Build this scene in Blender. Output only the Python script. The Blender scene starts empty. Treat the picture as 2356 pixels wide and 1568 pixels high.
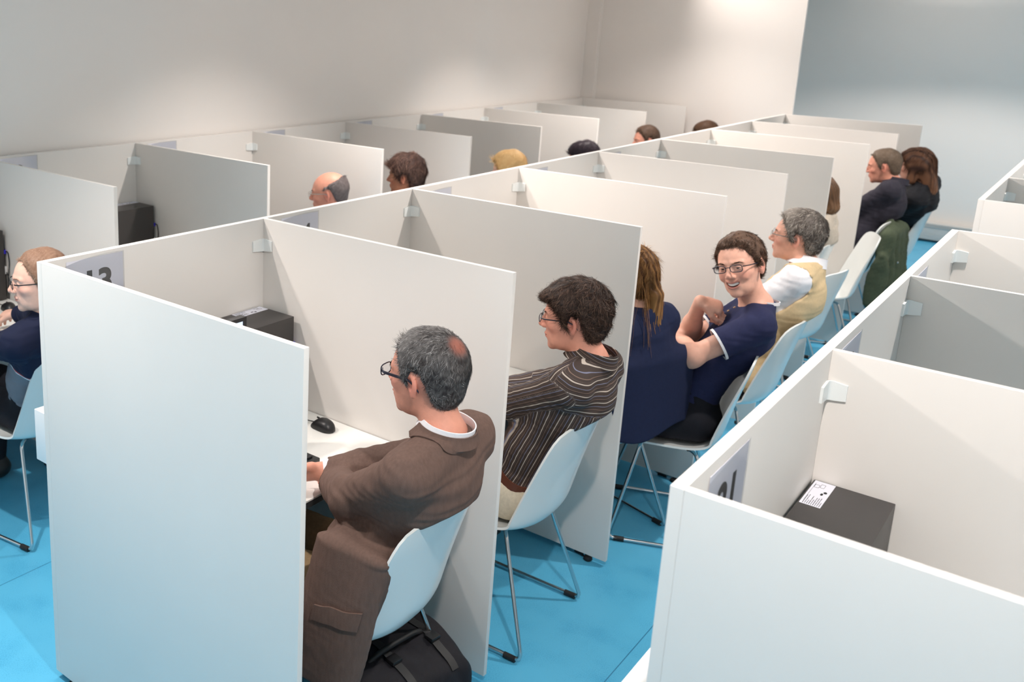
import bpy, bmesh, math, random, os
import numpy as np
from mathutils import Vector, Matrix
random.seed(7); RNG = np.random.default_rng(7)
SC = bpy.context.scene
COL = SC.collection
QUICK = float(os.environ.get('SCENE_COARSE', '1'))   # >1 gives coarser people for a quick look

# ------------------------------------------------------------------ camera
YAW, PITCH, ROLL = -0.698, -0.2396, 0.0287
CAM = np.array([2.4474, -1.5383, 2.187])
FPX = 2179.49
PW, PH = 2356, 1568
_f = np.array([math.sin(YAW)*math.cos(PITCH), math.cos(YAW)*math.cos(PITCH), math.sin(PITCH)])
_r = np.cross(_f, [0, 0, 1]); _r /= np.linalg.norm(_r); _u = np.cross(_r, _f)
CR = _r*math.cos(ROLL)+_u*math.sin(ROLL); CU = -_r*math.sin(ROLL)+_u*math.cos(ROLL)
cd = bpy.data.cameras.new('camera'); cam = bpy.data.objects.new('camera', cd); COL.objects.link(cam)
M = Matrix(((CR[0], CU[0], -_f[0], CAM[0]), (CR[1], CU[1], -_f[1], CAM[1]), (CR[2], CU[2], -_f[2], CAM[2]), (0, 0, 0, 1)))
cam.matrix_world = M
cd.sensor_fit = 'HORIZONTAL'; cd.sensor_width = 36.0; cd.lens = FPX/PW*36.0
cd.shift_x = 403.19/PW; cd.shift_y = -215.32/PW
cd.clip_start = .05; cd.clip_end = 100
cd.dof.use_dof = True; cd.dof.focus_distance = 2.75; cd.dof.aperture_fstop = 4.2
SC.camera = cam

# ------------------------------------------------------------------ world, lamps, exposure
wd = bpy.data.worlds.new('room_air'); SC.world = wd; wd.use_nodes = True
wd.node_tree.nodes['Background'].inputs[0].default_value = (0.75, 0.85, 1.0, 1)
wd.node_tree.nodes['Background'].inputs[1].default_value = 0.3
SC.view_settings.view_transform = 'Standard'; SC.view_settings.look = 'None'
SC.view_settings.gamma = 1.0; SC.view_settings.use_curve_mapping = False
SC.view_settings.exposure = 0.26
CEIL = 2.95
def lamp(name, loc, size, power, color, spread, rot=(0, 0, 0), shape='DISK', size_y=None):
    l = bpy.data.lights.new(name, 'AREA'); l.shape = shape; l.size = size
    if size_y: l.size_y = size_y
    l.energy = power; l.color = color; l.spread = math.radians(spread)
    o = bpy.data.objects.new(name, l); COL.objects.link(o); o.location = loc; o.rotation_euler = rot
    return o
WARM = (1.0, 0.905, 0.845)
WW = 15
UP = 6
LP = 142
def downlight(loc, power, cone=104, blend=.4, sx=2.2):
    l = bpy.data.lights.new('ceiling_lamp', 'SPOT'); l.energy = power; l.color = WARM; l.shadow_soft_size = .035
    l.spot_size = math.radians(cone); l.spot_blend = blend
    o = bpy.data.objects.new('ceiling_lamp', l); COL.objects.link(o); o.location = loc; o.scale = (sx, 1, 1); return o
for lx, ly in [(x, y) for x in (-0.58, 2.15, 4.7) for y in (-3.19, -0.36, 2.47, 5.30)]+[(-.58, 6.6)]:
    downlight((lx, ly, CEIL-.03), LP*(.55 if ly > 6 else 1 if lx < 2 else .92 if lx < 4 else .35), *((104, .75, 1.15) if lx < 0 else (104, .4)))
for lx, ly in [(1.0, 8.75), (4.2, 8.75)]:
    downlight((lx, ly, CEIL-.03), LP*.85)
for ly in (-1.5, .3, 2.1, 3.9, 5.7, 7.0):      # added strip fills without fixtures, brightening the left wall evenly
    lamp('wall_fill_light', (-.95, ly, 2.88), .10, WW, WARM, 150, (0, math.radians(-62), 0), 'RECTANGLE', 1.5)
for lx, ly in [(x, y) for x in (.8, 3.4) for y in (-2.0, 1.05, 3.9, 6.7, 9.2)]:      # added fill aimed upward for soft ceiling bounce; no pendants hang here
    lamp('ceiling_bounce_fill', (lx, ly, 2.35), (.9), UP*(1.8 if ly > 9 else 1), WARM, 170, (math.pi, 0, 0))
lamp('window_daylight', (1.0, -4.4, 1.7), 3.2, 8, (1.0, 0.90, 0.87), 150, (math.radians(90), 0, 0), 'RECTANGLE', 1.5)

# ------------------------------------------------------------------ materials
def nt(m): return m.node_tree.nodes, m.node_tree.links
def mat(name, color, rough=.5, metal=0, var=0.0, vscale=20, bump=0.0, bscale=200, stretch=(1, 1, 1), coat=0, spec=.5, attr=None, **kw):
    m = bpy.data.materials.new(name); m.use_nodes = True; N, L = nt(m); b = N['Principled BSDF']
    b.inputs['Roughness'].default_value = rough; b.inputs['Metallic'].default_value = metal
    b.inputs['Coat Weight'].default_value = coat; b.inputs['Specular IOR Level'].default_value = spec
    tc = N.new('ShaderNodeTexCoord'); mp = N.new('ShaderNodeMapping'); mp.inputs['Scale'].default_value = stretch
    L.new(tc.outputs['Object'], mp.inputs[0])
    src = None
    if attr:
        a = N.new('ShaderNodeAttribute'); a.attribute_name = attr; src = a.outputs['Color']
    if var > 0:
        n = N.new('ShaderNodeTexNoise'); n.inputs['Scale'].default_value = vscale; n.inputs['Detail'].default_value = 4
        L.new(mp.outputs[0], n.inputs['Vector'])
        mr = N.new('ShaderNodeMapRange'); mr.inputs[1].default_value = .3; mr.inputs[2].default_value = .7
        mr.inputs[3].default_value = 1-var; mr.inputs[4].default_value = 1+var
        L.new(n.outputs[0], mr.inputs[0])
        vm = N.new('ShaderNodeVectorMath'); vm.operation = 'SCALE'
        if src: L.new(src, vm.inputs[0])
        else: vm.inputs[0].default_value = color[:3]
        L.new(mr.outputs[0], vm.inputs['Scale']); src = vm.outputs[0]
    if src: L.new(src, b.inputs['Base Color'])
    else: b.inputs['Base Color'].default_value = (*color[:3], 1)
    if bump > 0:
        n = N.new('ShaderNodeTexNoise'); n.inputs['Scale'].default_value = bscale; n.inputs['Detail'].default_value = 3
        L.new(mp.outputs[0], n.inputs['Vector'])
        bp = N.new('ShaderNodeBump'); bp.inputs['Strength'].default_value = bump; bp.inputs['Distance'].default_value = .002
        L.new(n.outputs[0], bp.inputs['Height']); L.new(bp.outputs[0], b.inputs['Normal'])
    for k, v in kw.items(): b.inputs[k].default_value = v
    return m
def srgb(r, g, b):
    f = lambda c: (c/255/12.92) if c <= 10 else ((c/255+.055)/1.055)**2.4
    return (f(r), f(g), f(b))
M_panel = mat('warm_white_laminate', srgb(223, 219, 214), .42, var=.012, vscale=3, bump=.03, bscale=500, spec=.45)
M_edge = M_panel
M_desk = mat('white_desk_laminate', srgb(238, 237, 232), .4)
M_deskedge = mat('dark_grey_steel', srgb(52, 54, 56), .45)
M_wall = mat('painted_wall', srgb(234, 229, 224), .85, var=.01, vscale=1.5, bump=.05, bscale=90)
M_ceil = mat('ceiling_paint', srgb(232, 226, 220), .9)
M_trunk = mat('grey_heater_cover', srgb(206, 204, 200), .5)
M_clip = mat('translucent_white_plastic', srgb(233, 237, 236), .3, spec=.5)
M_paper = mat('white_paper', srgb(226, 226, 236), .7)
M_ink = mat('black_ink', srgb(18, 18, 24), .6)
M_blackpl = mat('black_plastic', srgb(24, 24, 26), .38, bump=.05, bscale=900)
M_tower = mat('black_painted_steel', srgb(58, 55, 54), .42, bump=.08, bscale=1200)
M_towerfront = mat('black_case_front', srgb(22, 22, 24), .35)
M_shell = mat('white_moulded_plastic', srgb(224, 229, 228), .22, spec=.5, coat=.15)
M_chrome = mat('chrome', (.62, .63, .64), .16, metal=1)
M_rubber = mat('black_rubber', srgb(20, 20, 22), .6)
M_blueplug = mat('blue_plug', srgb(60, 50, 200), .4)
M_white = mat('white_plastic', srgb(235, 235, 235), .4)
def floor_mat():
    m = bpy.data.materials.new('blue_linoleum'); m.use_nodes = True; N, L = nt(m); b = N['Principled BSDF']
    tc = N.new('ShaderNodeTexCoord')
    n1 = N.new('ShaderNodeTexNoise'); n1.inputs['Scale'].default_value = 6; n1.inputs['Detail'].default_value = 6
    n2 = N.new('ShaderNodeTexNoise'); n2.inputs['Scale'].default_value = 260; n2.inputs['Detail'].default_value = 2
    L.new(tc.outputs['Object'], n1.inputs[0]); L.new(tc.outputs['Object'], n2.inputs[0])
    ad = N.new('ShaderNodeMath'); ad.operation = 'ADD'; L.new(n1.outputs[0], ad.inputs[0]); L.new(n2.outputs[0], ad.inputs[1])
    cr = N.new('ShaderNodeValToRGB'); e = cr.color_ramp.elements
    e[0].position = .7; e[0].color = (*srgb(66, 156, 198), 1); e[1].position = 1.3 if False else 1.0; e[1].color = (*srgb(86, 176, 214), 1)
    L.new(ad.outputs[0], cr.inputs[0])
    # welded seams between the sheets
    sp = N.new('ShaderNodeSeparateXYZ'); L.new(tc.outputs['Object'], sp.inputs[0])
    md = N.new('ShaderNodeMath'); md.operation = 'PINGPONG'; md.inputs[1].default_value = 1.0
    sh = N.new('ShaderNodeMath'); sh.operation = 'ADD'; sh.inputs[1].default_value = .62
    L.new(sp.outputs['X'], sh.inputs[0]); L.new(sh.outputs[0], md.inputs[0])
    lt = N.new('ShaderNodeMath'); lt.operation = 'LESS_THAN'; lt.inputs[1].default_value = .0018; L.new(md.outputs[0], lt.inputs[0])
    mx = N.new('ShaderNodeMix'); mx.data_type = 'RGBA'; mx.inputs['B'].default_value = (*srgb(44, 118, 156), 1)
    L.new(lt.outputs[0], mx.inputs['Factor']); L.new(cr.outputs[0], mx.inputs['A']); L.new(mx.outputs['Result'], b.inputs['Base Color'])
    b.inputs['Roughness'].default_value = .38; b.inputs['Specular IOR Level'].default_value = .4
    bp = N.new('ShaderNodeBump'); bp.inputs['Strength'].default_value = .08; bp.inputs['Distance'].default_value = .001
    L.new(n2.outputs[0], bp.inputs['Height']); L.new(bp.outputs[0], b.inputs['Normal'])
    return m
M_floor = floor_mat()
def glassy(name, tint=(1, 1, 1), gl=.12, rough=.05):
    m = bpy.data.materials.new(name); m.use_nodes = True; N, L = nt(m); N.remove(N['Principled BSDF'])
    t = N.new('ShaderNodeBsdfTransparent'); t.inputs[0].default_value = (*tint, 1)
    g = N.new('ShaderNodeBsdfGlossy'); g.inputs['Roughness'].default_value = rough
    x = N.new('ShaderNodeMixShader'); x.inputs[0].default_value = gl
    L.new(t.outputs[0], x.inputs[1]); L.new(g.outputs[0], x.inputs[2]); L.new(x.outputs[0], N['Material Output'].inputs[0])
    return m
M_sleeve = glassy('clear_plastic_sleeve', (.93, .94, .95), .10, .15)
M_lens = glassy('spectacle_lens', (.93, .95, .97), .10, .03)
def emis(name, col, s):
    m = bpy.data.materials.new(name); m.use_nodes = True; N, L = nt(m); b = N['Principled BSDF']
    b.inputs['Base Color'].default_value = (.02, .02, .02, 1)
    b.inputs['Emission Color'].default_value = (*col, 1); b.inputs['Emission Strength'].default_value = s
    return m
M_screen = emis('lit_screen', (.72, .80, 1.0), 1.0)

# ------------------------------------------------------------------ mesh helpers
class MB:
    def __init__(s): s.v = []; s.f = []; s.n = 0
    def add(s, v, f):
        s.v.append(np.asarray(v, float)); s.f += [tuple(int(i)+s.n for i in q) for q in f]; s.n += len(v)
    def box(s, a, b, bev=0.0):
        bm = bmesh.new(); bmesh.ops.create_cube(bm, size=1)
        a = np.array(a, float); b = np.array(b, float); c = (a+b)/2; d = b-a
        for v in bm.verts: v.co = Vector((v.co.x*d[0]+c[0], v.co.y*d[1]+c[1], v.co.z*d[2]+c[2]))
        if bev > 0: bmesh.ops.bevel(bm, geom=bm.edges[:], offset=bev, segments=2, affect='EDGES', profile=.6)
        bm.verts.index_update()
        s.add([v.co[:] for v in bm.verts], [[v.index for v in f.verts] for f in bm.faces]); bm.free(); return s
    def tube(s, pts, r, n=10, cap=True):
        P = np.array(pts, float); m = len(P); T = np.gradient(P, axis=0); T /= np.linalg.norm(T, axis=1)[:, None]+1e-12
        a = np.array([0, 0, 1.]) if abs(T[0][2]) < .9 else np.array([1., 0, 0])
        U = np.cross(T[0], a); U /= np.linalg.norm(U); V = []
        rr = np.broadcast_to(np.asarray(r, float), (m,))
        ang = np.linspace(0, 2*np.pi, n, endpoint=False)
        for i in range(m):
            U = U-T[i]*(U@T[i]); U /= np.linalg.norm(U); W = np.cross(T[i], U)
            V.append(P[i]+rr[i]*(np.cos(ang)[:, None]*U+np.sin(ang)[:, None]*W))
        V = np.concatenate(V); F = []
        for i in range(m-1):
            for j in range(n):
                k = (j+1) % n; F.append((i*n+j, i*n+k, (i+1)*n+k, (i+1)*n+j))
        if cap: F.append(tuple(range(n))[::-1]); F.append(tuple((m-1)*n+j for j in range(n)))
        s.add(V, F); return s
    def ell(s, c, r, M3=None, nu=20, nv=12):
        V = []; F = []
        for i in range(nv+1):
            th = np.pi*i/nv
            for j in range(nu):
                ph = 2*np.pi*j/nu; V.append((math.sin(th)*math.cos(ph), math.sin(th)*math.sin(ph), math.cos(th)))
        V = np.array(V)*np.array(r)
        if M3 is not None: V = V@np.array(M3)
        for i in range(nv):
            for j in range(nu):
                k = (j+1) % nu; F.append((i*nu+j, (i+1)*nu+j, (i+1)*nu+k, i*nu+k))
        s.add(V+np.array(c), F); return s
    def cyl(s, a, b, r, n=16): return s.tube([a, b], r, n)
    def sheet(s, G, thick, closed_u=False):
        """grid G[nu,nv,3] thickened into a solid sheet"""
        G = np.asarray(G, float); nu, nv = G.shape[:2]
        du = np.gradient(G, axis=0); dv = np.gradient(G, axis=1)
        if closed_u: du = np.roll(G, -1, 0)-np.roll(G, 1, 0)
        Nn = np.cross(du, dv); Nn /= np.linalg.norm(Nn, axis=2)[..., None]+1e-12
        A = G+Nn*thick/2; B = G-Nn*thick/2; V = np.concatenate([A.reshape(-1, 3), B.reshape(-1, 3)]); o = nu*nv; F = []
        R = range(nu if closed_u else nu-1)
        for i in R:
            i2 = (i+1) % nu
            for j in range(nv-1):
                a, b, c, d = i*nv+j, i2*nv+j, i2*nv+j+1, i*nv+j+1
                F.append((a, b, c, d)); F.append((o+a, o+d, o+c, o+b))
            for j, sg in ((0, 1), (nv-1, -1)):
                a, b = i*nv+j, i2*nv+j
                F.append((a, o+a, o+b, b)[::sg])
        if not closed_u:
            for j in range(nv-1):
                for i, sg in ((0, -1), (nu-1, 1)):
                    a, b = i*nv+j, i*nv+j+1
                    F.append((a, o+a, o+b, b)[::sg])
        s.add(V, F); return s
    def build(s, name, m, parent=None, smooth=True, sharp=None):
        me = bpy.data.meshes.new(name); me.from_pydata(np.concatenate(s.v).tolist(), [], s.f)
        return finish(me, name, m, parent, smooth, sharp)
def finish(me, name, m, parent=None, smooth=True, sharp=None):
    me.materials.append(m)
    if smooth:
        me.polygons.foreach_set('use_smooth', np.ones(len(me.polygons), bool))
        me.update()
        me.set_sharp_from_angle(angle=math.radians(sharp if sharp else 40))
    o = bpy.data.objects.new(name, me); COL.objects.link(o)
    if parent is not None:
        o.parent = parent
        o.matrix_parent_inverse = parent.matrix_basis.inverted() if parent.get('_world') else Matrix()
    return o
def thing(name, label, cat, loc=(0, 0, 0), rz=0, group=None):
    o = bpy.data.objects.new(name, None); COL.objects.link(o); o.empty_display_size = .1
    o.location = loc; o.rotation_euler = (0, 0, rz); o['label'] = label; o['category'] = cat
    if group: o['group'] = group
    return o
def tag(o, label, cat, group=None):
    o['label'] = label; o['category'] = cat
    if group: o['group'] = group
    return o
def struct(o): o['kind'] = 'structure'; return o
def dup(root, loc, rz, label, group=None):
    r = root.copy(); COL.objects.link(r); r.location = loc; r.rotation_euler = (0, 0, rz); r['label'] = label
    if group: r['group'] = group
    for ch in list(root.children):
        c = ch.copy(); COL.objects.link(c); c.parent = r
        for g in ch.children:
            d = g.copy(); COL.objects.link(d); d.parent = c
    return r
def fillet(pts, r=.03, n=6):
    P = [np.array(p, float) for p in pts]; out = [P[0]]
    for i in range(1, len(P)-1):
        a = P[i-1]-P[i]; b = P[i+1]-P[i]; la, lb = np.linalg.norm(a), np.linalg.norm(b); q = min(r, la*.45, lb*.45)
        s, e = P[i]+a/la*q, P[i]+b/lb*q
        for k in range(n+1):
            t = k/n; out.append((1-t)**2*s+2*t*(1-t)*P[i]+t*t*e)
    out.append(P[-1]); return out

# ------------------------------------------------------------------ the room
D, WD, H = 0.9444, 1.0756, 1.444
T = .019
XA, YA = -1.9504, .9258
XC = 1.9663; XD = 1.9428
YC = [-.06, .887, 1.837, 2.785]
Z0 = .028
struct(MB().box((-2.4, -4.8, -.1), (7, 10.7, 0)).build('floor', M_floor, smooth=False))
struct(MB().box((-2.4, -4.8, CEIL), (7, 10.7, CEIL+.1)).build('ceiling', M_ceil, smooth=False))
struct(MB().box((-2.2, -4.8, 0), (-1.985, 10.5, CEIL)).build('wall_left', M_wall, smooth=False))
struct(MB().box((-1.985, 10.3, 0), (7, 10.5, CEIL)).build('wall_far', M_wall, smooth=False))
struct(MB().box((-1.985, 7.62, 0), (.045, 7.645, CEIL)).build('wall_far', M_wall, smooth=False))
struct(MB().box((-1.985, 7.56, 0), (-1.85, 7.62, CEIL)).build('trim_1', M_wall, smooth=False))
struct(MB().box((6.5, -4.8, 0), (6.7, 10.3, CEIL)).build('wall_right', M_wall, smooth=False))
w = MB(); w.box((-1.985, -4.7, 0), (6.5, -4.5, .9)); w.box((-1.985, -4.7, 2.5), (6.5, -4.5, CEIL)); w.box((-1.985, -4.7, .9), (-.7, -4.5, 2.5)); w.box((2.7, -4.7, .9), (6.5, -4.5, 2.5))
struct(w.build('wall_near', M_wall, smooth=False))
w = MB()
for x in (-.7, 1.0-.03, 2.64): w.box((x, -4.64, .9), (x+.06, -4.56, 2.5))
for z in (.9, 2.44): w.box((-.7, -4.64, z), (2.7, -4.56, z+.06))
wn = struct(w.build('window_1', M_white, smooth=False))
MB().box((-.66, -4.605, .95), (2.66, -4.595, 2.45)).build('pane', glassy('window_glass', (1, 1, 1), .08, .02), wn, smooth=False)
# heater cover along the far wall
w = MB(); w.box((.05, 10.17, .03), (6.5, 10.3, .21), .004)
for z in (.165, .18, .195): w.box((.05, 10.163, z), (6.5, 10.172, z+.006))
struct(w.build('trim_2', M_trunk))

# ------------------------------------------------------------------ number signs
def text_mesh(txt, size, offset=.0):
    cu = bpy.data.curves.new('t', 'FONT'); cu.body = txt; cu.size = size; cu.offset = offset; cu.extrude = .0002
    cu.align_x = 'CENTER'; cu.resolution_u = 6
    o = bpy.data.objects.new('t', cu); COL.objects.link(o); dg = bpy.context.evaluated_depsgraph_get()
    me = bpy.data.meshes.new_from_object(o.evaluated_get(dg)); bpy.data.objects.remove(o); bpy.data.curves.remove(cu)
    return me
SIGN_M = Matrix(((0, 0, 1, 0), (1, 0, 0, 0), (0, 1, 0, 0), (0, 0, 0, 1)))   # text x -> +y, text y -> +z, out -> +x
def sign(num, x, y0, ztop, label, w=.212, cut=None):
    o = thing('number_sign', label, 'sign', (x, y0, ztop), group=None)
    sl = MB()
    # clear pocket, a little larger than the paper, its mouth bowing away from the panel
    nu, nv = 14, 8; G = np.zeros((nu, nv, 3))
    for i in range(nu):
        for j in range(nv):
            u = i/(nu-1); v = j/(nv-1)
            top = -.002-.020*(1-u)**3-.004*u**4
            G[i, j] = (.0025+.004*math.sin(math.pi*u)*max(0, v-.6)/.4, -.004+u*(w+.008), -.305+v*(.305+top))
    sl.sheet(G, .0006); s = sl.build('clear_sleeve', M_sleeve, o)
    MB().box((.0006, 0, -.302), (.0014, w, -.010)).build('paper', M_paper, o, smooth=False)
    me = text_mesh(num, .118, .004); me.transform(SIGN_M); me.transform(Matrix.Translation((.0017, w*.53, -.135)))
    me.materials.append(M_ink); t = bpy.data.objects.new('printed_number', me); COL.objects.link(t); t.parent = o
    return o

# ------------------------------------------------------------------ partitions
def bracket_mb(y, z, x0, sgn=-1):
    """small L bracket: one leg on the back panel (x0 face), one on the divider face at y (facing -y)"""
    b = MB(); t = .006
    G = []
    path = fillet([(x0+t/2, y-.058, 0), (x0+t/2, y-t/2, 0), (x0+.046, y-t/2, 0)], .012, 5)
    path = np.array(path); n = len(path)
    zz = np.linspace(-.024, .024, 9); G = np.zeros((n, 9, 3))
    s = np.concatenate([[0], np.cumsum(np.linalg.norm(np.diff(path, axis=0), axis=1))]); L_ = s[-1]
    for i in range(n):
        e = min(s[i], L_-s[i]); k = 1 if e > .006 else .82+.18*(e/.006)
        for j in range(9): G[i, j] = (path[i][0], path[i][1], z+zz[j]*k)
    b.sheet(G, t); return b
def foot_mb(x, y):
    b = MB(); b.tube([(x, y, 0), (x, y, .006), (x, y, .014), (x, y, .02)], [.015, .019, .018, .008], 16)
    b.cyl((x, y, .015), (x, y, Z0+.004), .006); return b
def divider(x0, y, label, w=WD, bracket=True, near=False):
    o = thing('divider_panel', label, 'partition', (x0, y, 0), group='white divider panels')
    th = T
    MB().box((.0, -th/2, Z0), (w, th/2, H), .0012).build('board', M_panel, o)
    if bracket:
        bracket_mb(-th/2, 1.345, .0).build('bracket', M_clip, o)
        bracket_mb(-th/2, .35, .0).build('bracket', M_clip, o)
    for fx in (.06, w-.08): foot_mb(fx, 0).build('levelling_foot', M_rubber, o)
    return o
def spine(x, y0, y1, label):
    o = thing('back_panel', label, 'partition', (x, y0, 0))
    MB().box((-.012, -T/2, Z0), (.012, y1-y0, H), .0012).build('board', M_panel, o)
    for k in range(int((y1-y0)/D)+1): foot_mb(0, .03+k*D).build('levelling_foot', M_rubber, o)
    return o
spine(0, 0, 7.56, 'long white back panel of the middle row with number 13 sheet')
spine(XA, -.45, 7.56, 'long white back panel standing against the left wall')
spine(XC, -.06, 2.79, 'short white back panel of the right row with number 21 sheet')
spine(XD, 3.70, 7.5, 'white back panel of the far right row, cut by the frame')
bl = ['large pale blue tinted end panel left of the man in brown jacket',
      'divider between the man in brown jacket and the man in striped shirt',
      'grey shaded divider directly behind the man in striped shirt',
      'divider behind the smiling man in navy tee shirt',
      'bright white divider behind the man in beige vest',
      'grey divider hiding most of the woman in beige top',
      'divider right behind the woman in beige top',
      'bright narrow-looking divider behind the man in dark shirt',
      'last divider of the middle row, pale against the far wall']
for i in range(9): divider(.012, i*D if i else 0.0, bl[i], WD-.012, bracket=i > 0)
al = ['divider behind the left edge man in navy polo, beside black tower',
      'divider with blue sheen behind the black tower in left row',
      'divider behind the bald man, left row',
      'bright divider behind the dark haired woman, left row',
      'grey divider behind the blonde woman, left row',
      'divider behind the black haired head, left row',
      'divider in front of the far left-row man with visible forehead',
      'farthest divider of the left row, beside the room corner']
for i in range(8): divider(XA+.012, YA+i*D, al[i], WD-.012)
cl = ['blurred nearest end panel of the right row, bottom right corner',
      'divider behind the black tower with white sticker, right row',
      'dark shaded divider in the right row',
      'farthest divider of the short right row']
for i in range(4): divider(XC+.012, YC[i], cl[i], 1.06, bracket=i > 0)
dl = ['near end panel of the far right row at the frame edge', 'second divider of the far right row at the frame edge', 'third divider of the far right row at the frame edge', 'divider of the far right row farthest from the camera']
for i in range(4): divider(XD+.012, 3.70+i*D*1.0, dl[i], 1.06, bracket=i > 0)
# cable ducts on the backs of the rows
for x, y0, y1, lab in ((0, .015, 7.5, 'white cable duct on the back of the middle row'), (XC, -.05, .95, 'white cable duct on the back of the right row')):
    o = thing('cable_duct', lab, 'cable duct', (x, y0, 0))
    MB().box((-.107, 0, .757), (-.0125, y1-y0, .932), .002).build('duct', M_white, o)
# signs
sign('13', .0125, .076, 1.44, 'white sheet printed 13 in a clear sleeve, nearest in middle row')
sign('14', .0125, D+.085, 1.44, 'sheet numbered 14 in middle row, mostly hidden by divider top')
SG = [('15', 2*D+.09, 'sheet in the third cubicle of the middle row, blank top showing'), ('16', 3*D+.09, 'sheet in the fourth cubicle of the middle row'), ('17', 4*D+.09, 'tiny far sheet in the fifth cubicle of the middle row')]
for n, y, l in SG: sign(n, .0125, y, 1.425, l)
sign('21', XC+.0125, .056, 1.43, 'white sheet printed 21 in a clear sleeve, nearest in right row')
sign('22', XC+.0125, .97, 1.43, 'sheet with a cut off number in right row, second cubicle')
sign('23', XC+.0125, 1.92, 1.43, 'blank looking sheet in right row, third cubicle')
AG = ['sheet with number just showing at the left frame edge', 'sheet above the divider with blue sheen, left row', 'sheet above the bald man cubicle, left row', 'sheet above the dark haired woman, left row', 'sheet above the blonde woman, left row', 'far sheet above the black haired head, left row']
for i, l in enumerate(AG):
    sign(str(2+i), XA+.0125, YA+.08+i*D, 1.442, l)

# ------------------------------------------------------------------ desks
DZ = .75
def desk(x0, y0, y1, label):
    o = thing('desk', label, 'desk', (x0, y0, 0), group=None)
    L_ = y1-y0
    MB().box((.001, .004, DZ-.006), (.70, L_-.004, DZ), .001).build('desk_top', M_desk, o)
    MB().box((.001, .004, DZ-.028), (.698, L_-.004, DZ-.006)).build('top_edge', M_deskedge, o, smooth=False)
    MB().box((.02, .03, DZ-.07), (.66, .05, DZ-.028)).build('support_rail', M_deskedge, o, smooth=False)
    MB().box((.02, L_-.05, DZ-.07), (.66, L_-.03, DZ-.028)).build('support_rail', M_deskedge, o, smooth=False)
    for y in (.05, L_-.09):
        MB().box((.56, y, 0.0), (.60, y+.04, DZ-.028), .003).build('leg', M_deskedge, o)
    return o
for k, l in ((0, 'white desk in front of the man in brown jacket'), (1, 'white desk beside the man in striped shirt'), (2, 'white desk in the cubicle of the smiling man')):
    desk(.0125, k*D+.0095, (k+1)*D-.0095, l)
desk(XA+.0125, YA-D+.0095, YA-.0095, 'white desk at the left frame edge, mouse on it')
desk(XA+.0125, YA+.0095, YA+D-.0095, 'white desk carrying the tower in the left row')
desk(XC+.0125, YC[0]+.0095, YC[1]-.0095, 'white desk inside the near right cubicle')

# ------------------------------------------------------------------ computers
def tower(x, y, label, sticker=True, cables=False):
    """origin = back corner at the panels; body runs +x (width) and -y (length)"""
    o = thing('computer_tower', label, 'computer', (x, y, DZ))
    MB().box((0, -.40, .004), (.178, 0, .358), .0015).build('case', M_tower, o)
    f = MB(); f.box((.004, -.418, .004), (.174, -.40, .356), .003); f.build('front_bezel', M_towerfront, o)
    for px in (.03, .148):
        for py in (-.37, -.03): MB().cyl((px, py, 0), (px, py, .006), .012).build('foot', M_rubber, o)
    if sticker:
        st = MB().box((.004, -.150, .358), (.050, -.004, .3586)).build('sticker', M_paper, o, smooth=False)
        st['label'] = 'white licence sticker with small print'
        b = MB(); r = random.Random(3)
        yy = -.012
        b.box((.009, -.13, .3586), (.0095, -.02, .3589)); 
        for k in range(9):
            xx = .0465-k*.0044; ln = r.uniform(.3, .9)
            n = int(14*ln)
            for q in range(n):
                a = -.146+q*.0046; b.box((xx-.0016, a, .3586), (xx, a+r.uniform(.0018, .0036), .3589))
        for (a0, a1, b0, b1) in ((.010, .020, -.045, -.028), (.022, .031, -.040, -.020)):
            b.box((a0, b0, .3586), (a0+.0006, b1, .3589)); b.box((a1, b0, .3586), (a1+.0006, b1, .3589)); b.box((a0, b0, .3586), (a1, b0+.0007, .3589)); b.box((a0, b1, .3586), (a1, b1+.0007, .3589))
        b.ell((.040, -.062, .3587), (.004, .006, .0004)); b.ell((.035, -.075, .3587), (.003, .007, .0004))
        b.build('small_print', M_ink, st, smooth=False)
    if cables:
        MB().box((.145, .0, .235), (.172, .016, .255), .002).build('blue_plug', M_blueplug, o)
        MB().tube(fillet([(.160, .012, .245), (.185, .016, .25), (.200, .014, .20), (.186, .010, .10), (.180, .012, .006)], .03), .0028).build('cable', M_blackpl, o)
        MB().box((.120, .0, .13), (.168, .018, .17), .003).build('white_plug', M_white, o)
        MB().tube(fillet([(.15, .014, .15), (.178, .015, .13), (.182, .012, .06), (.18, .012, .004)], .02), .0026).build('cable', M_blackpl, o)
    return o
tower(.016, D-.030, 'black computer tower with sticker in the number 13 cubicle', cables=True)
tower(XA+.016, YA+D-.030, 'black computer tower in the left row, seen over the middle row', cables=True)
tower(XA+.016, YA-.030, 'black tower with cables, cut off at the left frame edge', cables=True)
tower(XC+.018, YC[1]-.0115, 'black computer tower with white sticker in the near right cubicle', cables=False)
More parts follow.
